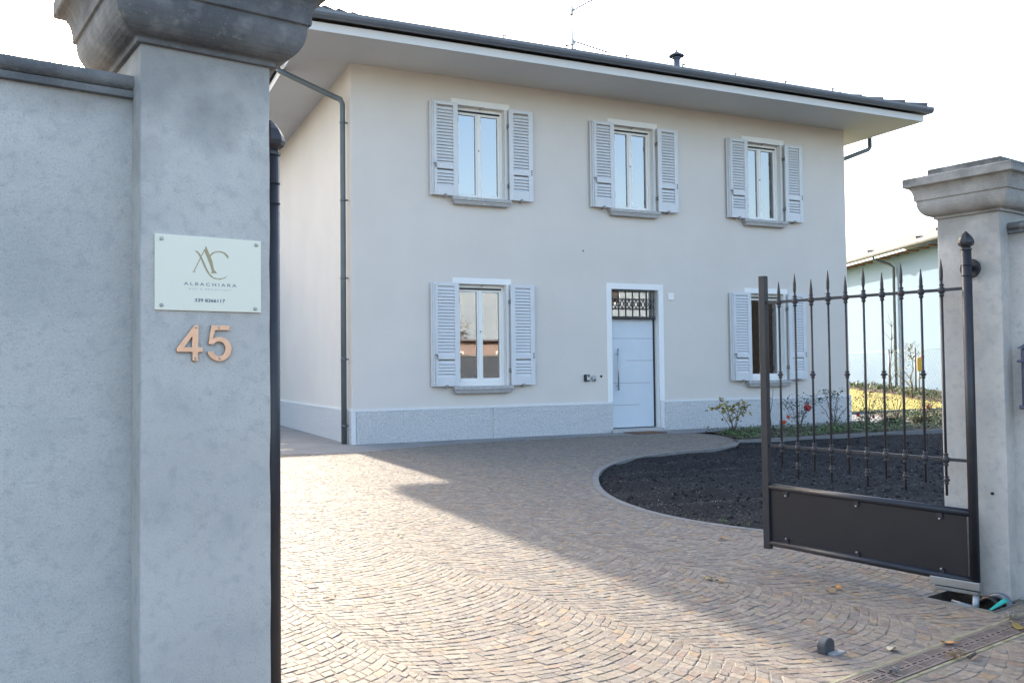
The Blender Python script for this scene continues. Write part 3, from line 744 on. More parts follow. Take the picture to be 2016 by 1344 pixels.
# gutter
gp = []
for k in range(9):
    a = math.pi + math.pi * k / 8; gp.append((EY0 - .095 + .088 * math.cos(a), 6.565 + .115 * math.sin(a)))
gp += [(EY0 - .012, 6.575), (EY0 - .012, 6.552)] + [(EY0 - .095 + .078 * math.cos(2 * math.pi - math.pi * k / 8), 6.558 + .10 * math.sin(2 * math.pi - math.pi * k / 8)) for k in range(9)]
m = MB().sweep(gp, 0, EX0 - .10, EX1 + .10); m.build('gutter', 'gutter_metal', house)
gl_ = [(EX0 - .062 + (u - (EY0 - .095)) * .68, z) for u, z in gp]
MB().sweep(gl_, 1, EY0 - .12, EY1 + .1).build('gutter', 'gutter_metal', house)
gr_ = [(EX1 + .095 - (u - (EY0 - .095)), z) for u, z in gp]
MB().sweep(gr_, 1, EY0 - .12, EY1 + .1).build('gutter', 'gutter_metal', house)
# downpipes
q = MB(); q.path([(-1.045, .84, 6.52), (-1.045, .84, 6.36), (-1.01, .81, 6.285), (-.19, .27, 5.78), (-.12, .22, 5.74), (-.085, .22, 5.66), (-.085, .22, 3.0), (-.085, .22, 0.0)], .047, 14)
dp = q.build('downpipe', 'pipe_grey', house)
for z in (5.35, 4.05, 2.75, 1.4, .3):
    q = MB(); q.tube((-.085, .22, z - .02), (-.085, .22, z + .02), .052, seg=14); q.box(-.06, 0, .212, .228, z - .01, z + .01); q.tube((-.03, .22, z), (-.03, .16, z), .008, seg=6); q.build('pipe_clamp', 'pipe_grey', dp)
q = MB(); q.path([(EX1 + .085, .32, 6.46), (EX1 + .085, .32, 6.12), (EX1 + .03, .32, 6.06), (11.06, .30, 5.72), (11.0, .30, 5.66), (10.985, .30, 5.5), (10.985, .30, 0)], .047, 12)
q.build('downpipe', 'pipe_grey', house)
# flue and aerial
o = thing('roof_flue', 'small dark roof flue with conical cap above the eave', 'flue', (7.66, 1.55, 7.5))
q = MB(); q.tube((7.66, 1.55, 7.40), (7.66, 1.55, 7.97), .075, seg=16); q.tube((7.66, 1.55, 7.93), (7.66, 1.55, 7.955), .095, seg=16); q.build('pipe', 'gutter_metal', o)
q = MB(); q.lathe((7.66, 1.55, 7.985), [(.17, 0), (.165, .02), (.03, .10), (.02, .14)], 16); q.build('flue_cap', 'gutter_metal', o)
o = thing('television_aerial', 'thin television aerial on a mast above the roof', 'aerial', (5.62, 2.55, 7.9))
MB().tube((5.62, 2.55, 7.8), (5.62, 2.55, 9.15), .026, .022, seg=8).build('mast', 'galvanised', o)
def yagi(p, d, n, w, name):
    d = Vector(d).normalized(); q = MB(); L_ = n * .075; q.tube(p, Vector(p) + d * L_, .016, seg=6); s = d.cross(Vector((0, 0, 1))).normalized(); upv = s.cross(d)
    for k in range(n):
        c = Vector(p) + d * (.05 + k * .07); q.tube(c - upv * w, c + upv * w, .010, seg=5)
    q.build(name, 'galvanised', o)
yagi((5.60, 2.5, 9.02), (.75, -.5, .42), 10, .06, 'upper_antenna'); yagi((5.62, 2.5, 8.35), (.75, -.45, -.33), 11, .05, 'lower_antenna')
q = MB(); q.box(5.58, 5.66, 2.5, 2.6, 8.28, 8.42); q.box(5.64, 5.70, 2.49, 2.55, 8.02, 8.2); q.box(5.58, 5.65, 2.5, 2.6, 8.95, 9.08); q.build('amplifier', 'white_plastic', o, .006)

# ================================================================== GATE PILLARS AND WALLS
CAPP = [(.012, 1.983), (.012, 1.9965)]
for k in range(9):
    t = k / 8 * math.pi / 2; CAPP.append((.016 + .058 * math.sin(t), 1.998 + .078 * (1 - math.cos(t))))
CAPP += [(.074, 2.084), (.082, 2.085), (.082, 2.092)]
for k in range(7):
    t = k / 6 * math.pi / 2; CAPP.append((.082 + .030 * (1 - math.cos(t)), 2.092 + .066 * math.sin(t)))
CAPP += [(.121, 2.159), (.123, 2.163), (.123, 2.203), (.118, 2.208), (.03, 2.214), (.03, 2.252), (.024, 2.258)]
CAPP_T = CAPP + [(-.12, 2.262)]
def pillar(a0, a1, b0, b1, label, capm):
    o = thing('gate_pillar', label, 'gate pillar', ((a0 + a1) / 2, (b0 + b1) / 2, 0), True)
    n = 24; m = MB()
    for i in range(n + 1):
        z = -.05 + 2.034 * i / n; e = .0035
        m.v += [(a0 + random.uniform(-e, e) * .4, b0 + random.uniform(-e, e) * .3, z), (a1 + random.uniform(-e, e) * .4, b0 + random.uniform(-e, e) * .3, z), (a1 + random.uniform(-e, e) * .4, b1, z), (a0, b1, z)]
    for i in range(n):
        for k in range(4): j = (k + 1) % 4; m.f.append([i * 4 + k, i * 4 + j, i * 4 + 4 + j, i * 4 + 4 + k]); m.sm.append(False)
    m.build('shaft', 'concrete_pillar', o, .006, seg=3)
    MB().rings(a0, a1, b0, b1, CAPP_T).build('cap', capm, o, .003)
    return o
pL = pillar(-.315, 0, 0, .32, 'concrete gate pillar carrying the name plate and the number 45', 'cap_stone')
pR = pillar(3.854, 4.174, 0, .33, 'concrete gate pillar with moulded cap at the right edge', 'cap_stone_pale')
COP = []
def coping_profile(c0, c1):
    P = [(c0 + .002, 1.868), (c0 - .014, 1.870), (c0 - .014, 1.886), (c0 - .006, 1.889)]
    for k in range(11):
        t = -.9 + k / 10 * (math.pi / 2 + .9); P.append((c0 + .012 - .034 * math.cos(t), 1.907 + .022 * math.sin(t)))
    Q = [(c1 + c0 - u, z) for u, z in reversed(P)]
    return P + Q
o = thing('boundary_wall', 'grey rendered boundary wall left of the name plate pillar', 'wall', (-3, .2, 0), True)
MB().box(-7, -.312, .085, .285, -.05, 1.872).build('wall_body', 'concrete_wall', o, .004)
MB().sweep(coping_profile(.085, .285), 0, -7, -.309).build('coping', 'cap_stone', o)
o = thing('boundary_wall', 'grey rendered side wall with dark coping right of the open gate', 'wall', (4.05, -2, 0), True)
MB().box(3.944, 4.144, -6, .006, -.05, 1.872).build('wall_body', 'concrete_wall', o, .004)
MB().sweep(coping_profile(3.944, 4.144), 1, -6, -.003).build('coping', 'cap_stone', o)

# small hole plug in the right pillar
q = MB(); q.tube((3.8545, .0746, .534), (3.849, .0746, .534), .008, seg=12)
tag(q.build('hole_plug', 'black_plastic', base=(3.854, .0746, .534), gate=True), 'tiny black plug low on the right gate pillar', 'plug')
# mailbox on the right wall
o = thing('mailbox', 'dark blue cast metal letterbox on the wall at the right edge', 'letterbox', (3.944, -.16, .97), True)
a = 3.944
MB().box(a - .055, a, -.30, -.020, .985, 1.275).build('body', 'mailbox_paint', o, .008)
MB().box(a - .072, a, -.315, -.008, 1.205, 1.218).build('moulding', 'mailbox_paint', o, .004); q = MB(); MB().box(a - .068, a, -.31, -.012, .968, .99).build('foot', 'mailbox_paint', o, .005); q.add([(a - .07, -.315, 1.275), (a - .07, -.008, 1.275), (a, -.008, 1.275), (a, -.315, 1.275), (a - .02, -.25, 1.33), (a - .02, -.07, 1.33), (a, -.07, 1.33), (a, -.25, 1.33)], [(0, 1, 5, 4), (1, 2, 6, 5), (3, 0, 4, 7), (4, 5, 6, 7), (0, 3, 2, 1)]); q.build('lid', 'mailbox_paint', o, .005)
q = MB(); q.box(a - .060, a - .050, -.25, -.07, 1.228, 1.248); q.build('letter_slot', 'black_plastic', o)
for b_ in (-.045, -.275): MB().tube((a - .055, b_, .99), (a - .055, b_, 1.205), .014, seg=8).build('column', 'mailbox_paint', o)
for z, w_ in ((1.15, .012), (1.10, .018), (1.06, .014)): MB().box(a - .0605, a - .054, -.10 - w_, -.10 + w_, z - .006, z + .02).build('ornament', 'galvanised', o, .004)

o.location = o.location - NV * .045

# ------------------------------------------------------------------ name plate and number
def curve_mesh(name, loops, ext, mname, parent, off, bev=0.0, res=1):
    cu = bpy.data.curves.new(name, 'CURVE'); cu.dimensions = '2D'; cu.fill_mode = 'BOTH'; cu.extrude = ext; cu.bevel_depth = bev; cu.bevel_resolution = 1
    for lp in loops:
        sp = cu.splines.new('POLY'); sp.points.add(len(lp) - 1); sp.use_cyclic_u = True
        for p, q_ in zip(sp.points, lp): p.co = (q_[0], q_[1], 0, 1)
    t = bpy.data.objects.new('t', cu); col.objects.link(t); dg = bpy.context.evaluated_depsgraph_get(); dg.update()
    me = bpy.data.meshes.new_from_object(t.evaluated_get(dg)); bpy.data.objects.remove(t)
    return plate_obj(name, me, mname, parent, off)
def plate_obj(name, me, mname, parent, off):
    b = BASE[parent.name]
    me.transform(Matrix.Translation((-b.x, -b.y, -b.z)) @ Matrix.Translation((0, off, 0)) @ Matrix.Rotation(R(90), 4, 'X'))
    me.materials.clear(); me.materials.append(MATS[mname]); me.name = name
    o = bpy.data.objects.new(name, me); col.objects.link(o); o.parent = parent; BASE[o.name] = b; return o
def text_mesh(name, body, x0, x1, z0, h, mname, parent, off, space=1.0, bold=0.0):
    cu = bpy.data.curves.new(name, 'FONT'); cu.body = body; cu.size = 1; cu.space_character = space; cu.offset = bold; cu.extrude = .0
    t = bpy.data.objects.new('t', cu); col.objects.link(t); dg = bpy.context.evaluated_depsgraph_get(); dg.update()
    me = bpy.data.meshes.new_from_object(t.evaluated_get(dg)); bpy.data.objects.remove(t)
    X = [v.co.x for v in me.vertices]; Y = [v.co.y for v in me.vertices]; ax, bx, ay, by = min(X), max(X), min(Y), max(Y)
    for v in me.vertices: v.co.x = x0 + (v.co.x - ax) / (bx - ax) * (x1 - x0); v.co.y = z0 + (v.co.y - ay) / (by - ay) * h; v.co.z = 0
    return plate_obj(name, me, mname, parent, off)
sg = thing('name_plate', 'pale green name plate with gold monogram on the gate pillar', 'sign', (-.155, 0, 1.35), True)
plate = MB().box(-.285, -.0265, -.006, -.001, 1.3495, 1.5315).build('plate', 'sign_face', sg, .001)
for x, z in ((-.270, 1.5198), (-.0392, 1.5208), (-.270, 1.3612), (-.042, 1.359)):
    q = MB(); q.lathe((0, 0, 0), [(.0042, 0), (.0042, .002), (.002, .0035)], 12); q.v = [(x + a_, -.006 - c_, z + b_) for a_, b_, c_ in q.v]; q.build('screw', 'steel', sg)
A1 = [(-.1654, 1.5105), (-.1502, 1.475), (-.1452, 1.452), (-.1373, 1.4434), (-.1530, 1.4430), (-.1505, 1.448), (-.1565, 1.4665), (-.1685, 1.4955)]
A2 = [(-.1672, 1.5000), (-.1925, 1.4460), (-.1895, 1.4438), (-.1980, 1.4430), (-.1952, 1.4455), (-.1690, 1.5012)]
SW = [(-.1919, 1.4965), (-.1849, 1.4950), (-.1787, 1.4882), (-.1702, 1.4714), (-.1631, 1.4545), (-.1560, 1.4419), (-.1474, 1.4337), (-.1359, 1.4305), (-.1214, 1.4330), (-.1121, 1.4393), (-.1185, 1.4322), (-.1316, 1.4281), (-.1445, 1.4295), (-.1546, 1.4348), (-.1631, 1.4459), (-.1702, 1.4599), (-.1773, 1.4768), (-.1843, 1.4893)]
CC = [(-.1554, 1.4825), (-.1550, 1.4883), (-.1502, 1.4936), (-.1416, 1.4976), (-.1300, 1.4992), (-.1184, 1.4962), (-.1097, 1.4884), (-.1103, 1.4804), (-.1155, 1.4871), (-.1213, 1.4933), (-.1315, 1.4966), (-.1416, 1.4947), (-.1488, 1.4902)]
for nm, lp, off in (('monogram_stroke', A1, -.0064), ('monogram_stroke', A2, -.00645), ('monogram_swash', SW, -.0065), ('monogram_swash', CC, -.00655)): curve_mesh(nm, [lp], 0, 'gold_print', sg, off)
text_mesh('lettering', 'ALBACHIARA', -.2178, -.0898, 1.4112, .0076, 'grey_print', sg, -.0064, 1.5, .01)
text_mesh('lettering', 'BED & BREAKFAST', -.2059, -.1033, 1.4008, .0040, 'pale_print', sg, -.0064, 1.35)
text_mesh('lettering', '339 8366117', -.1919, -.1180, 1.3714, .0083, 'navy_print', sg, -.0064, 1.0, .022)
d4 = [(-.1838, 1.3143), (-.1928, 1.3143), (-.2342, 1.2583), (-.2342, 1.2500), (-.1980, 1.2500), (-.1980, 1.2285), (-.1850, 1.2285), (-.1850, 1.2500), (-.1737, 1.2500), (-.1737, 1.2600), (-.1850, 1.2600)]
h4 = [(-.1980, 1.2895), (-.1980, 1.2600), (-.2192, 1.2600)]
n4 = thing('house_number', 'copper numeral four, left of the pair on the gate pillar', 'number', (-.205, 0, 1.2285), True, 'house number digits')
curve_mesh('digit', [d4, h4], .003, 'copper', n4, -.005, .0007)
n5 = thing('house_number', 'copper numeral five, right of the pair on the gate pillar', 'number', (-.13, 0, 1.2285), True, 'house number digits')
def arc(cx, cy, rx, ry, t0, t1, n=18): return [(cx + rx * math.cos(R(t0 + (t1 - t0) * k / n)), cy + ry * math.sin(R(t0 + (t1 - t0) * k / n))) for k in range(n + 1)]
d5 = [(-.1084, 1.3143), (-.1518, 1.3143), (-.1595, 1.2690), (-.1478, 1.2690)] + arc(-.1340, 1.2574, .0165, .0185, 140, -158) + [(-.1604, 1.2506)] + arc(-.1330, 1.2570, .0298, .0293, -160, 128, 26) + [(-.1432, 1.3040), (-.1084, 1.3040)]
curve_mesh('digit', [d5], .003, 'copper', n5, -.005, .0007)
for par, lst in ((n4, [(-.1895, 1.309), (-.1915, 1.2345)]), (n5, [(-.1346, 1.3092), (-.1329, 1.2335)])):
    for x, z in lst:
        q = MB(); q.lathe((0, 0, 0), [(.0026, 0), (.0026, .0012), (.001, .002)], 10); q.v = [(x + a_, -.0085 - c_, z + b_) for a_, b_, c_ in q.v]; q.build('screw', 'steel', par)

# ------------------------------------------------------------------ gate leaves (built in their own frame: x from hinge to free end)
def gate_leaf(hinge_ab, direction, label, mirror):
    base = G(*hinge_ab); ang = math.atan2(direction.y, direction.x)
    o = bpy.data.objects.new('gate_leaf', None); col.objects.link(o); o.location = base; o.rotation_euler.z = ang; BASE[o.name] = Vector((0, 0, 0))
    tag(o, label, 'gate', 'iron gate leaves')
    LEN_ = 1.207
    hp = MB().tube((0, 0, .085), (0, 0, 1.785), .0245, seg=18).build('hinge_post', 'iron', o)
    q = MB(); q.lathe((0, 0, 1.785), [(.022, 0), (.027, .004), (.027, .012), (.021, .017), (.024, .022), (.036, .030), (.0395, .042), (.037, .056), (.028, .074), (.014, .090), (.003, .101)], 8, False, R(22.5)); q.build('finial', 'iron', hp)
    q = MB(); q.tube((0, 0, 1.655), (0, 0, 1.658), .0262, seg=18); q.tube((0, 0, 1.71), (0, 0, 1.713), .0262, seg=18); q.build('hinge_collar', 'iron', hp)
    MB().box(LEN_ - .022, LEN_ + .022, -.02, .02, .085, 1.758).build('end_post', 'iron', o, .003)
    tz = lambda x, z0, z1: z0 + (z1 - z0) * x / LEN_
    MB().box(.02, LEN_ - .02, -.006, .006, 1.583, 1.599).build('top_rail', 'iron', o)
    q = MB(); q.add([(.02, -.006, .693), (.02, .006, .693), (.02, .006, .709), (.02, -.006, .709), (LEN_ - .02, -.006, .708), (LEN_ - .02, .006, .708), (LEN_ - .02, .006, .724), (LEN_ - .02, -.006, .724)], [(0, 1, 2, 3), (4, 7, 6, 5), (0, 4, 5, 1), (1, 5, 6, 2), (2, 6, 7, 3), (3, 7, 4, 0)]); q.build('middle_rail', 'iron', o)
    MB().tube((.015, 0, .434), (LEN_ - .015, 0, .464), .0205, seg=16).build('panel_tube', 'iron', o)
    MB().tube((.015, 0, .088), (LEN_ - .015, 0, .124), .0205, seg=16).build('panel_tube', 'iron', o)
    y0 = .003
    pn = MB().add([(.035, -.003, .10), (LEN_ - .02, -.003, .137), (LEN_ - .02, -.003, .447), (.035, -.003, .418), (.035, .003, .10), (LEN_ - .02, .003, .137), (LEN_ - .02, .003, .447), (.035, .003, .418)], [(0, 1, 2, 3), (4, 7, 6, 5), (0, 4, 5, 1), (1, 5, 6, 2), (2, 6, 7, 3), (3, 7, 4, 0)]).build('panel', 'iron_panel', o)
    for x, z, s in ((1.074, .419, -1), (.629, .406, -1), (.167, .390, -1), (1.077, .163, 1), (.630, .147, 1), (.164, .129, 1)):
        sd = 1 if mirror else -1
        sd = -sd if False else sd
        q = MB()
        for side in (-1, 1):
            q.lathe((0, 0, 0), [(.0062, .003), (.0062, .0155), (.0035, .0185)], 10)
            k = len(q.v) - 30
            q.v = q.v[:k] + [(x + a_, side * c_, z + b_) for a_, b_, c_ in q.v[k:]]
        q.build('screw', 'steel', pn)
        MB().box(x - .014, x + .014, .003, .012, min(z, z - s * .03), max(z, z - s * .03)).build('panel_tab', 'iron', pn)
    def collar(z, r=.0165):
        return [(.006, z - .022), (r * .75, z - .019), (r * .75, z - .014), (.008, z - .010), (r, z - .004), (r * 1.05, z), (r, z + .004), (.008, z + .010), (r * .75, z + .014), (r * .75, z + .019), (.006, z + .022)]
    def double(z):
        return [(.0065, z - .036), (.0125, z - .032), (.0125, z - .027), (.0085, z - .021), (.0165, z - .012), (.0175, z - .002), (.0165, z + .010), (.0085, z + .018), (.0125, z + .025), (.0125, z + .030), (.0065, z + .034)]
    for k in range(10):
        x = .130 + .1077 * k; tall = k % 2 == 0
        zb_ = .512 + .013 * x if tall else .565 + .02 * x; zt = 1.755 if tall else 1.713
        q = MB(); q.tube((x, 0, zb_), (x, 0, zt - .115), .0066, seg=10)
        q.lathe((x, 0, 0), [(.0066, zt - .115), (.0095, zt - .10), (.0095, zt - .062), (.0085, zt - .052), (.002, zt)], 8, False)
        b = q.build('bar', 'iron', o)
        zm = .700 + .0125 * x
        cs = [double(1.591), double(zm)] + ([collar(zm - .108)] if tall else [collar(1.148)])
        for pr in cs: MB().lathe((x, 0, 0), pr, 12).build('collar', 'iron', b)
    return o
dleaf = Vector((-.282, .959, 0))
gl1 = gate_leaf((3.765, .13), dleaf, 'dark iron gate leaf with spear tops standing open by the right pillar', False)
aL = math.radians(96); dl2 = GV * math.cos(aL) + NV * math.sin(aL)
gl2 = gate_leaf((.050, .13), dl2, 'dark iron gate leaf folded back behind the name plate pillar', True)
# wall hinge plates and pivot gear
for nm, a, s, lab in (('hinge_bracket', 3.854, -1, 'round black hinge plate on the right gate pillar'), ('hinge_bracket', 0.0, 1, 'round black hinge plate on the left gate pillar')):
    h = 3.765 if s < 0 else .05
    q = MB(); q.tube((a, .150, 1.70), (a + s * .022, .150, 1.70), .050, seg=24); q.tube((a + s * .02, .148, 1.70), (h, .13, 1.70), .016, seg=10)
    tag(q.build(nm, 'iron', base=(a, .15, 1.70), gate=True), lab, 'hinge', 'gate hinges')
o = thing('gate_motor', 'underground gate opener with steel bracket in an open pit', 'gate motor', (3.765, .13, 0), True)
dg_ = Vector((dleaf.dot(GV), dleaf.dot(NV), 0)); pg = Vector((-dg_.y, dg_.x, 0)); H0 = Vector((3.765, .13, 0))
def obox(l0, l1, w, z0, z1):
    V = []
    for z in (z0, z1):
        for l, ww in ((l0, -w), (l1, -w), (l1, w), (l0, w)): p = H0 + dg_ * l + pg * ww; V.append((p.x, p.y, z))
    return MB().add(V, [(0, 3, 2, 1), (4, 5, 6, 7), (0, 1, 5, 4), (1, 2, 6, 5), (2, 3, 7, 6), (3, 0, 4, 7)])
obox(-.03, .22, .026, .045, .088).build('bracket', 'steel', o, .003); obox(-.02, .20, .022, .022, .040).build('lever_plate', 'steel_dull', o, .003)
MB().tube((3.765, .13, -.10), (3.765, .13, .03), .016, seg=14).build('pivot', 'galvanised', o)
q = MB(); p = H0 + dg_ * .12; q.tube((H0.x, H0.y, -.045), (p.x, p.y, -.035), .011, seg=10); q.build('lever', 'galvanised', o)
m = MB(); a0, a1, b0, b1 = PIT
m.quad((a0, b0, -.16), (a1, b0, -.16), (a1, b1, -.16), (a0, b1, -.16)); m.quad((a0, b0, -.16), (a0, b0, .0), (a1, b0, .0), (a1, b0, -.16)); m.quad((a0, b1, -.16), (a1, b1, -.16), (a1, b1, .0), (a0, b1, .0)); m.quad((a0, b0, -.16), (a0, b1, -.16), (a0, b1, .0), (a0, b0, .0)); m.quad((a1, b0, -.16), (a1, b0, 0), (a1, b1, 0), (a1, b1, -.16))
m.build('pit_box', 'soil', o, fix=False)
m = MB(); t = .006
m.box(a0 - t, a1 + t, b0 - t, b0, -.05, .004); m.box(a0 - t, a1 + t, b1, b1 + t, -.05, .004); m.box(a0 - t, a0, b0, b1, -.05, .0045); m.build('pit_rim', 'steel_dull', o)
q = MB(); q.path(spline([(3.84, .18, -.06), (3.81, .09, .005), (3.80, .03, -.02), (3.80, -.01, -.08)], 6), .013, 10); q.build('conduit', 'black_plastic', o)
q = MB(); q.path(spline([(3.85, .15, -.03), (3.84, .05, .02), (3.825, -.01, -.01), (3.82, -.02, -.1)], 6), .017, 10); q.build('conduit', 'gutter_metal', o)
# turquoise scrap and pit lid strip
q = MB()
for i in range(7):
    t = i / 6; c = Vector((3.575 + .20 * t, -.035 + .022 * t, .008 + .010 * t)); w = .004 + .012 * t
    q.v += [(c.x - .2 * w, c.y + w, c.z), (c.x, c.y, c.z + .006 + .004 * t), (c.x + .2 * w, c.y - w, c.z)]
for i in range(6):
    a = i * 3; q.f += [[a, a + 3, a + 4, a + 1], [a + 1, a + 4, a + 5, a + 2]]; q.sm += [True, True]
tp = q.build('plastic_scrap', 'turquoise', base=(3.6, -.05, 0), gate=True, fix=False); tag(tp, 'turquoise plastic scrap beside the gate pit', 'scrap')
sm_ = tp.modifiers.new('thick', 'SOLIDIFY'); sm_.thickness = .004
# floor stop
o = thing('gate_stop', 'small rounded grey metal gate stop on the setts', 'gate stop', (2.43, .09, 0), True)
pr = [(2.395, 0)] + [(2.43 + .035 * math.cos(R(180 - t)), .032 + .032 * math.sin(R(180 - t))) for t in range(0, 181, 20)] + [(2.465, 0)]
m = MB().sweep([(u, z) for u, z in pr], 1, .065, .105); m.build('block', 'stop_metal', o, .004)
m = MB().box(2.41, 2.49, .028, .064, -.01, .008); m.build('mortar', 'kerb_concrete', o, .003)

# ------------------------------------------------------------------ slotted drain
o = thing('slot_drain', 'long slotted drain channel across the entrance', 'drain', (2.5, (DR0 + DR1) / 2, 0), True)
bc = (DR0 + DR1) / 2; hw_ = .060
m = MB(); m.quad((-5.9, DR0, -.10), (7.9, DR0, -.10), (7.9, DR1, -.10), (-5.9, DR1, -.10)); m.build('channel', 'black_plastic', o, fix=False)
m = MB(); m.box(-5.9, 7.9, DR0, bc - hw_ - .003, -.06, .001); m.box(-5.9, 7.9, bc + hw_ + .003, DR1, -.06, .001); m.build('channel_edge', 'moss', o, .004)
gm = MB(); gl_n = .498
for (u0, u1) in ((-hw_, -hw_ + .012), (hw_ - .012, hw_)): gm.box(0, gl_n, u0, u1, -.02, .002)
for (u0, u1) in ((-.013, -.0045), (.0045, .013)): gm.box(0, gl_n, u0, u1, -.02, .002)
x = 0; wb, gp_ = .0085, .0075
while x < gl_n - .01:
    w2 = wb if (int(x / .016) % 9) else .024
    for (u0, u1) in ((-hw_ + .012, -.013), (.013, hw_ - .012)): gm.box(x, x + w2, u0, u1, -.02, .0015)
    x += w2 + gp_
x = .01
while x < gl_n - .02: gm.box(x, x + .018, -.0045, .0045, -.02, .0016); x += .046
gsrc = None
for k in range(20):
    a0 = -1.6 + .5 * k
    if a0 > 4.5: break
    if gsrc is None:
        gsrc = gm.build('grate', 'grate_brown', o, base=(0, 0, 0)); gsrc.location = (a0 - 2.5, 0, 0)
    else:
        c = gsrc.copy(); col.objects.link(c); c.parent = o; c.location = (a0 - 2.5, 0, random.uniform(-.0015, .0015))

# ------------------------------------------------------------------ fallen leaves and litter
def dry_leaf(a, b, s, mname, label, tilt=.3, lobes=0, z=.006):
    q = MB(); N = 14; q.v.append((0, 0, 0))
    for k in range(N):
        t = 2 * math.pi * k / N; r = s * (.75 + .25 * math.cos(t)) * (1 if not lobes else (1 - .35 * (k % 2)))
        q.v.append((r * math.cos(t), .7 * r * math.sin(t), .18 * s * math.sin(2 * t + 1) + .1 * s * abs(math.sin(t))))
    for k in range(N): q.f.append([0, 1 + k, 1 + (k + 1) % N]); q.sm.append(True)
    q.path([(s * .9, 0, .0), (s * 1.6, .1 * s, .1 * s)], .0016, 5)
    me = q.build('fallen_leaf', mname, base=(0, 0, 0), fix=False); p = G(a, b, z + s * .12)
    me.location = p; me.rotation_euler = (random.uniform(-tilt, tilt), random.uniform(-tilt, tilt), random.uniform(0, 6.28))
    tag(me, label, 'leaf', 'fallen leaves'); return me
dry_leaf(2.66, -.075, .036, 'dry_leaf_pale', 'pale curled leaf lying on the setts near the drain', .2)
dry_leaf(2.92, -.165, .033, 'dry_leaf_orange', 'bright orange leaf on the edge of the drain', .3)
dry_leaf(3.38, -.262, .05, 'dry_leaf_olive', 'olive brown leaf on the drain at the right edge', .25)
dry_leaf(3.09, .376, .028, 'dry_leaf_brown', 'small brown leaf on the setts before the gate pit', .3, 1)
dry_leaf(3.39, .676, .05, 'dry_leaf_orange', 'rusty leaf lying flat near the iron gate', .06, 1)
dry_leaf(3.29, .66, .045, 'dry_leaf_brown', 'brown leaf lying left of the rusty leaf by the gate', .08, 1)
dry_leaf(3.02, 1.175, .05, 'dry_leaf_brown', 'brown leaf on the shaded setts in front of the gate', .1, 1)
dry_leaf(3.03, 1.262, .04, 'dry_leaf_olive', 'dark leaf just behind a brown leaf on shaded setts', .15)
dry_leaf(3.99, 1.984, .05, 'dry_leaf_orange', 'orange leaf near the edge of the tarred area', .08, 1)
dry_leaf(2.28, 3.51, .03, 'dry_leaf_brown', 'tiny dark leaf on the sunlit setts', .3)
dry_leaf(1.165, 2.2, .035, 'dry_leaf_brown', 'dark leaf on the sunlit setts nearer the left pillar', .2)
dry_leaf(3.70, .22, .035, 'dry_leaf_olive', 'yellowish leaf lying in the gate pit', .2, 1, z=-.15)
def litter(a, b, s, n, label, mname):
    q = MB()
    for k in range(n):
        t = random.uniform(0, 6.28); r = s * random.random(); c = Vector((a + r * math.cos(t), b + r * .5 * math.sin(t), .008 + random.random() * s * .25)); d = Vector((random.uniform(-1, 1), random.uniform(-.6, .6), random.uniform(-.25, .25))).normalized() * s * random.uniform(.2, .5)
        q.path([c - d, c + Vector((0, 0, .006)), c + d], random.uniform(.001, .003), 5)
        sz = s * .22; q.add([c, c + Vector((sz, 0, .004)), c + Vector((sz * .6, sz * .7, .01)), c + Vector((0, sz * .5, 0))], [(0, 1, 2, 3)])
    o = q.build('plant_litter', mname, base=(a, b, 0), gate=True, fix=False); tag(o, label, 'litter', 'plant litter on the drain')
litter(2.76, -.285, .055, 13, 'clump of dry stalks on the drain grate', 'dry_leaf_brown')
litter(3.54, -.15, .06, 12, 'dead leaves heaped at the drain end by the wall', 'dry_leaf_dull')
litter(2.42, -.225, .035, 9, 'small heap of dust and twigs on the drain', 'kerb_dull')
q = MB(); c0 = (2.79, -.33, .012); q.path([(2.79, -.33, .012), (2.85, -.325, .016), (2.89, -.305, .012)], [.008, .007, .003], 7)
tag(q.build('twig', 'bark', base=c0, gate=True), 'dark twig lying across the drain edge', 'twig')

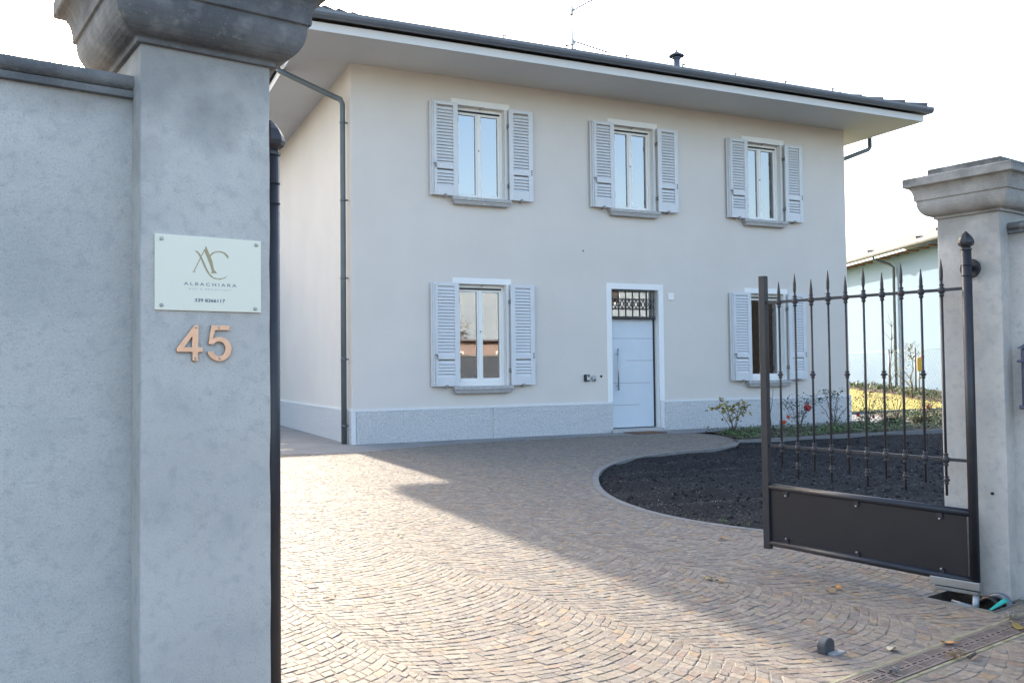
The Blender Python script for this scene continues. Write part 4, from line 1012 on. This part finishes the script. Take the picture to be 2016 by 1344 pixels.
# ================================================================== PLANTS
def leaf_quads(q, c, n, spread, size, flat=.6):
    for k in range(n):
        p = Vector(c) + Vector((random.gauss(0, spread), random.gauss(0, spread), random.gauss(0, spread * flat)))
        d = Vector((random.uniform(-1, 1), random.uniform(-1, 1), random.uniform(-.5, .5))).normalized(); u_ = d.cross(Vector((random.uniform(-.3, .3), random.uniform(-.3, .3), 1))).normalized(); s = size * random.uniform(.6, 1.25)
        nrm = d.cross(u_)
        q.add([p, p + d * s * .5 + u_ * s * .32 + nrm * s * .08, p + d * s, p + d * s * .5 - u_ * s * .32 + nrm * s * .08], [(0, 1, 2, 3)])
def shrub(x, y, h, spread, nst, leafm, label, lsize=.045, per=14, crown=.12, flowers=None, name='shrub', z0=.02, tipsonly=False, group=None, bend=.3, base_r=.006):
    o = thing(name, label, 'plant', (x, y, z0), group=group)
    st = MB(); lf = MB(); tips = []
    for k in range(nst):
        t = 2 * math.pi * k / nst + random.uniform(-.4, .4); hh = h * random.uniform(.72, 1.0); sp = spread * random.uniform(.4, 1)
        pts = [(x + random.gauss(0, .015), y + random.gauss(0, .015), z0 - .02)]
        for i in range(1, 6):
            f = i / 5; pts.append((x + math.cos(t) * sp * f ** 1.3 + random.gauss(0, .012), y + math.sin(t) * sp * f ** 1.3 + random.gauss(0, .012), z0 + hh * f))
        st.path(pts, [base_r * (1 - .6 * i / 5) for i in range(6)], 5)
        tip = Vector(pts[-1]); tips.append(tip)
        leaf_quads(lf, tip, per, crown, lsize)
        if not tipsonly:
            for i in (2, 3, 4): leaf_quads(lf, pts[i], per // 3, crown * .7, lsize)
        else: leaf_quads(lf, pts[3], per // 4, crown * .6, lsize * .8)
    st.build('stem', 'bark', o); lf.build('foliage', leafm, o, fix=False)
    if flowers:
        for (dx, dy, dz, r, fm) in flowers:
            q = MB()
            for k in range(22):
                d = Vector((random.gauss(0, 1), random.gauss(0, 1), random.gauss(0, .7) + .2)).normalized(); c = Vector((x + dx, y + dy, z0 + dz)); u_ = d.cross(Vector((0, .2, 1))).normalized(); w = d.cross(u_); s = r * .75
                p = c + d * r * .55; q.add([p - u_ * s, p - w * s + d * s * .3, p + u_ * s, p + w * s + d * s * .3], [(0, 1, 2, 3)])
            q.build('bloom', fm, o, fix=False)
    return o
shrub(6.41, -1.69, .58, .33, 8, 'leaf_yellow', 'shrub with yellowing leaf tufts at the left end of the bed', .10, 20, .05, tipsonly=True, base_r=.007)
shrub(7.29, -1.62, 1.02, .10, 3, 'leaf_dark', 'tall bare climbing stem under the window behind the gate post', .03, 3, .05, name='climber', tipsonly=True, base_r=.009)
shrub(8.03, -1.55, .62, .42, 7, 'leaf_dark', 'rose bush with one large red bloom before the house corner', .055, 22, .085, [(.22, 0, .40, .075, 'petal_red'), (-.34, 0, .15, .045, 'petal_orange'), (-.20, .05, .24, .035, 'petal_orange')], name='rose_bush')
shrub(9.15, -1.30, .68, .36, 7, 'leaf_dark', 'dark leaved standard rose in front of the right house corner', .06, 34, .09, name='rose_bush', tipsonly=True, base_r=.009)
shrub(9.75, -1.5, .32, .25, 6, 'leaf_green', 'low bush with small red flowers left of the path', .055, 26, .08, [(-.18, 0, .22, .035, 'petal_red'), (.12, -.1, .18, .03, 'petal_red')], name='rose_bush')
shrub(10.35, -1.0, .66, .26, 7, 'leaf_autumn', 'thin twiggy shrub with sparse brown leaves beside the house corner', .05, 14, .09)
shrub(11.1, -.7, .68, .25, 5, 'leaf_red', 'slender reddish shrub against the lawn, left of the bronze one', .06, 18, .07, tipsonly=True)
shrub(12.2, -.1, .60, .42, 6, 'leaf_red', 'spreading bronze leaved shrub in front of the lawn', .05, 22, .11, tipsonly=True, base_r=.009)
shrub(12.75, -.35, .50, .40, 8, 'leaf_autumn', 'loose brown shrub by the right gate pillar', .05, 14, .11)
shrub(11.7, -1.6, .44, .42, 8, 'leaf_red', 'red leaved low shrub nearest the right gate pillar', .05, 14, .10, [(-.2, .1, .32, .04, 'petal_red')])
def mound(x, y, r, h, leafm, label):
    o = thing('grass_tuft', label, 'plant', (x, y, .02)); q = MB()
    for k in range(420):
        t = random.uniform(0, 6.28); l = random.uniform(.5, 1); e = random.uniform(.35, 1.35); dx, dy = math.cos(t), math.sin(t)
        p = Vector((x + random.gauss(0, r * .15), y + random.gauss(0, r * .15), .01)); d = Vector((dx * math.cos(e) * r, dy * math.cos(e) * r, math.sin(e) * h)) * l; s = Vector((-dy, dx, 0)) * .006
        q.add([p - s, p + s, p + d * .6 + s * .7, p + d - Vector((0, 0, .02)), p + d * .6 - s * .7], [(0, 1, 2, 3, 4)])
    q.build('blades', leafm, o, fix=False)
mound(10.15, -1.75, .30, .27, 'leaf_dark', 'round dark green grass tuft in the middle of the bed')
mound(11.25, -1.55, .26, .24, 'leaf_autumn', 'round brownish grass tuft right of the dark green one')
q = MB(); n = 0
while n < 3600:
    x = random.uniform(5.5, 14.5); y = random.uniform(-2.84, 1.7)
    if y > -1.3 and x < 11.9 and random.random() < .75: continue
    if not in_poly(x, y, bed_poly): continue
    if noise2(x * 1.3, y * 1.9) < -.25 and random.random() < .8: continue
    hh = .05 + .10 * max(0, noise2(x * 2.1 + 3, y * 2.3)) + .02
    if x < 6.6: hh *= .45
    leaf_quads(q, (x, y, .03 + random.random() * hh), 3, .035, .055); n += 1
gc = q.build('ground_cover', 'leaf_green', bed, fix=False); gc['kind'] = 'stuff'
q = MB()
for k in range(1500):
    x = random.uniform(5.6, 16); y = random.uniform(-2.8, 1.7)
    if in_poly(x, y, bed_poly): leaf_quads(q, (x, y, .035), 1, .01, .05, .3)
gl3 = q.build('leaf_litter', 'leaf_autumn', bed, fix=False); gl3['kind'] = 'stuff'

# ================================================================== NEIGHBOUR ON THE RIGHT
W0 = Vector((19.3, 1.6, 0)); W1 = Vector((25.4, 16.7, 0)); wd = (W1 - W0); WL = wd.length; wd.normalize(); wn_ = Vector((-wd.y, wd.x, 0))   # wn_ faces the garden
wr = math.atan2(wd.y, wd.x)
nb = thing('neighbour_house', 'light blue house with pale tiled roof beyond the lawn', 'house', tuple(W0), rz=wr)
BASE[nb.name] = Vector((0, 0, 0)); nb.location = W0
MB().box(-4, WL, -8.6, 0, -.1, 5.22).build('wall', 'blue_render', nb, fix=True)
OV = .62; m = MB(); zt = 5.12; pz = math.tan(R(19))
m.add([(-4.5, OV, zt), (WL + .5, OV, zt), (WL + .5, -4.3, zt + pz * (4.3 + OV)), (-4.5, -4.3, zt + pz * (4.3 + OV)), (-4.5, -9.2, zt), (WL + .5, -9.2, zt),
       (-4.5, OV, zt + .1), (WL + .5, OV, zt + .1), (WL + .5, -4.3, zt + .1 + pz * (4.3 + OV)), (-4.5, -4.3, zt + .1 + pz * (4.3 + OV)), (-4.5, -9.2, zt + .1), (WL + .5, -9.2, zt + .1)],
      [(0, 1, 2, 3), (3, 2, 5, 4), (6, 9, 8, 7), (9, 10, 11, 8), (0, 6, 7, 1), (1, 7, 8, 2), (2, 8, 11, 5), (5, 11, 10, 4), (4, 10, 9, 3), (3, 9, 6, 0)])
rf = m.build('roof', 'pale_tile', nb, fix=False)
# tile courses as thin steps
for k in range(14):
    d = .36 * k; y0 = OV + .02 - d; z = zt + .1 + pz * d
    MB().add([(-4.5, y0, z + .035), (WL + .5, y0, z + .035), (WL + .5, y0 - .37, z + .012 + pz * .37), (-4.5, y0 - .37, z + .012 + pz * .37), (-4.5, y0, z - .02), (WL + .5, y0, z - .02)], [(0, 3, 2, 1), (0, 1, 5, 4)]).build('tile_course', 'pale_tile', rf, fix=False)
for (x, d) in ((3.0, 1.3), (7.4, 1.2), (11.2, 1.2), (8.6, 2.6)):
    z = zt + .14 + pz * d; y0 = OV - d
    q = MB(); q.add([(x - .14, y0, z), (x + .14, y0, z), (x + .10, y0 - .3, z + pz * .3 + .02), (x - .10, y0 - .3, z + pz * .3 + .02), (x - .10, y0, z + .10), (x + .10, y0, z + .10)], [(0, 1, 5, 4), (4, 5, 2, 3), (0, 4, 3), (1, 2, 5)]); q.build('vent_tile', 'roof_tile', rf, fix=False)
gpn = [(OV + .07 + .07 * math.cos(math.pi + math.pi * k / 8), zt + .09 + .09 * math.sin(math.pi + math.pi * k / 8)) for k in range(9)] + [(OV + .13, zt + .10), (OV, zt + .10)]
MB().sweep(gpn, 0, -4.5, WL + .5).build('gutter', 'pale_tile', nb)
for k in range(30):
    x = -4.2 + k * .68
    if x < WL: MB().box(x, x + .10, 0, OV - .22, zt - .055, zt - .012).build('rafter', 'rafter_red', nb)
q = MB(); q.path([(7.95, OV + .06, zt), (7.95, OV + .02, zt - .12), (7.7, .2, zt - .30), (7.62, .09, zt - .42), (7.62, .09, 0)], .05, 10); q.build('downpipe', 'pipe_grey', nb)
# wire fence, posts and planting in front of it
fr0 = W0 + wn_ * 1.25; fz = .42
fe = thing('wire_fence', 'low green wire mesh fence before the light blue house', 'fence', (0, 0, 0)); 
fe.location = fr0; fe.rotation_euler.z = wr
for k in range(12):
    x = -3 + 1.75 * k
    if x < WL: MB().tube((x, 0, .2), (x, 0, fz + 1.32), .028, seg=8).build('post', 'gutter_metal', fe)
q = MB(); s_ = .17; x = -3
while x < WL:
    for (dx) in (1, -1):
        q.tube((x, 0, fz), (x + dx * 1.25, 0, fz + 1.25), .0032, seg=3, caps=False)
    x += s_
q.tube((-3, 0, fz + 1.25), (WL, 0, fz + 1.25), .005, seg=4); wm = q.build('wire_mesh', 'fence_wire', fe, fix=False); wm['kind'] = 'stuff'
q = MB(); st = .35
nbx = int((WL + 4) / st)
for i in range(nbx + 1):
    for j in range(6):
        P_ = W0 + wd * (-3 + i * st) + wn_ * (-.05 + j * .42); q.v.append((P_.x, P_.y, lawn_z(P_.x, P_.y) + .06 + .05 * noise2(P_.x * 3, P_.y * 3) - (.12 if j == 5 else 0)))
for i in range(nbx):
    for j in range(5): a = i * 6 + j; q.f.append([a, a + 6, a + 7, a + 1]); q.sm.append(True)
fb = q.build('border_bed', 'soil', fix=False); tag(fb, 'narrow soil border along the light blue house', kind='structure')
q = MB()
for k in range(1500):
    P_ = W0 + wd * random.uniform(-3, WL) + wn_ * random.uniform(.5, 1.95)
    leaf_quads(q, (P_.x, P_.y, lawn_z(P_.x, P_.y) + .12), 3, .06, .10)
o = q.build('border_cover', 'leaf_green', fb, fix=False); o['kind'] = 'stuff'
def sapling(t, off, h, label, leafm=None, n=8, crown=.25, lsize=.06, per=10):
    P_ = W0 + wd * t + wn_ * off; z0 = lawn_z(P_.x, P_.y)
    o = thing('sapling', label, 'tree', (P_.x, P_.y, z0)); q = MB(); lf = MB()
    pts = [(P_.x, P_.y, z0 - .05)]
    for i in range(1, 7): pts.append((P_.x + random.gauss(0, .05), P_.y + random.gauss(0, .05), z0 + h * i / 6))
    q.path(pts, [.022 * (1 - .8 * i / 6) for i in range(7)], 6)
    for k in range(n * 2):
        i = random.randint(1, 5); b = Vector(pts[i]); t2 = random.uniform(0, 6.28); l = h * random.uniform(.08, .2) * (1.2 - i / 7)
        e = b + Vector((math.cos(t2) * l, math.sin(t2) * l, l * 1.1)); q.path([b, (b + e) / 2 + Vector((0, 0, .02)), e], [.008, .006, .003], 4)
        if leafm: leaf_quads(lf, e, per, crown * .4, lsize); leaf_quads(lf, (b + e) / 2, per // 2, crown * .4, lsize)
    q.build('trunk', 'bark', o)
    if leafm: lf.build('crown', leafm, o, fix=False)
sapling(4.6, 1.7, 2.6, 'bare thin sapling before the blue wall, right of the drainpipe')
sapling(3.0, 1.9, 1.75, 'leafy green sapling beside the yellow marker at the blue wall', 'leaf_yellow', 9, .3, .08, 12)
sapling(8.6, 1.7, 1.3, 'pale leafy shrub before the blue wall, left of the drainpipe', 'leaf_autumn', 9, .3, .06, 9)
sapling(11.6, 1.6, 1.5, 'leafy sapling at the far end of the blue wall', 'leaf_autumn', 7, .3, .06, 6)
P_ = W0 + wd * 3.35 + wn_ * 1.45; o = thing('marker_post', 'yellow marker plate with red top by the wire fence', 'marker', (P_.x, P_.y, .4))
MB().box(P_.x - .10, P_.x + .10, P_.y - .02, P_.y + .02, 1.0, 1.42).build('plate', 'yellow_sign', o, .01); MB().tube((P_.x, P_.y + .03, .3), (P_.x, P_.y + .03, 1.45), .02, seg=8).build('pole', 'galvanised', o)
q = MB(); q.lathe((P_.x + .12, P_.y, 1.42), [(.06, 0), (.07, .04), (.03, .1)], 10); q.build('red_top', 'red_cap', o)

# ================================================================== BEHIND THE HOUSE AND ACROSS THE STREET
def plain_house(name, label, x0, x1, y0, y1, h, wallm, roofm, wins, ridge=1.8, face='+y'):
    o = thing(name, label, 'house', ((x0 + x1) / 2, (y0 + y1) / 2, 0))
    MB().box(x0, x1, y0, y1, -.2, h).build('wall', wallm, o)
    ym = (y0 + y1) / 2; ov = .5; m = MB()
    m.add([(x0 - ov, y0 - ov, h), (x1 + ov, y0 - ov, h), (x1 + ov, y1 + ov, h), (x0 - ov, y1 + ov, h), (x0 - ov, ym, h + ridge), (x1 + ov, ym, h + ridge)], [(0, 1, 5, 4), (2, 3, 4, 5), (1, 2, 5), (3, 0, 4), (0, 3, 2, 1)])
    m.build('roof', roofm, o)
    yf = y1 if face == '+y' else y0; s = 1 if face == '+y' else -1
    for (wx, wz, ww, wh) in wins:
        w = MB().box(wx, wx + ww, min(yf, yf + s * .04), max(yf, yf + s * .04), wz, wz + wh).build('window', 'frame_white', o)
        MB().box(wx + .08, wx + ww - .08, min(yf + s * .041, yf + s * .05), max(yf + s * .041, yf + s * .05), wz + .08, wz + wh - .08).build('pane', 'door_dark', w)
    return o
plain_house('rear_shadow_house', 'unseen plain house added behind the main house to shade the yard', -16, 3.2, 10.9, 17.5, 4.85, 'render_cream', 'terracotta', [(-12, 1, 1, 1.4), (-7, 1, 1, 1.4)], .9, '-y')  # hidden shadow caster, placed and sized for the shadow edge on the yard
plain_house('street_house', 'low pink house across the street', 2, 24, -42, -34, 2.9, 'pink_render', 'pink_render', [(5 + 3.2 * k, .9, 1.1, 1.4) for k in range(6)], .25)
plain_house('street_house', 'brick building farther along the street', 27, 42, -26, -14, 6.5, 'brick_far', 'terracotta', [(30 + 3 * k, 1, 1, 1.5) for k in range(3)], 1.5)
mat('block_sky_tone', (.21, .27, .35), (.24, .30, .38), .3, .9)
plain_house('street_house', 'tall pale block added behind the pink house to reflect like sky', 4, 60, -76, -64, 11.0, 'block_sky_tone', 'pale_tile', [(34 + 5 * k, 1.5 + 3.2 * j, 1.2, 1.5) for k in range(5) for j in range(3)], 1.0)  # added block, its bluish reflection stands in for pale sky in the panes
o = thing('street_wall', 'low grey garden wall across the street', 'wall', (10, -27, 0))
MB().box(-25, 26, -27.2, -26.95, -.2, 1.9).build('wall_body', 'street_grey', o); MB().box(-25, 26, -27.25, -26.9, 1.9, 1.98).build('coping', 'cap_stone', o)
def street_tree(x, y, h, leafm, label):
    o = thing('tree', label, 'tree', (x, y, 0)); q = MB(); lf = MB()
    q.path([(x, y, -.1), (x + .1, y, h * .3), (x, y + .1, h * .6), (x + .1, y, h * .95)], [.16, .12, .08, .03], 8)
    for k in range(34):
        t = random.uniform(0, 6.28); z = h * random.uniform(.25, .8); l = h * random.uniform(.15, .3); e = Vector((x + math.cos(t) * l, y + math.sin(t) * l, z + l * .7)); q.path([(x, y, z), ((x + e.x) / 2, (y + e.y) / 2, (z + e.z) / 2 + .1), tuple(e)], [.05, .03, .012], 5)
        leaf_quads(lf, e, 110, h * .09, .26, .8)
    q.build('trunk', 'bark', o); lf.build('crown', leafm, o, fix=False)
street_tree(10.0, -45.5, 6.0, 'leaf_autumn', 'russet tree behind the pink house, left of two')
street_tree(15.5, -45.0, 5.4, 'leaf_red', 'russet tree behind the pink house, right of two')
street_tree(18.5, -44.6, 5.0, 'leaf_autumn', 'small brown tree behind the right end of the pink house')
street_tree(7.0, -44.8, 5.2, 'leaf_autumn', 'bare brown tree behind the left end of the pink house')
street_tree(12.6, -44.4, 4.8, 'leaf_autumn', 'low brown tree behind the middle of the pink house')
street_tree(-4.0, -44.0, 7.0, 'leaf_green', 'green tree across the street')
print('objects', len(bpy.data.objects))
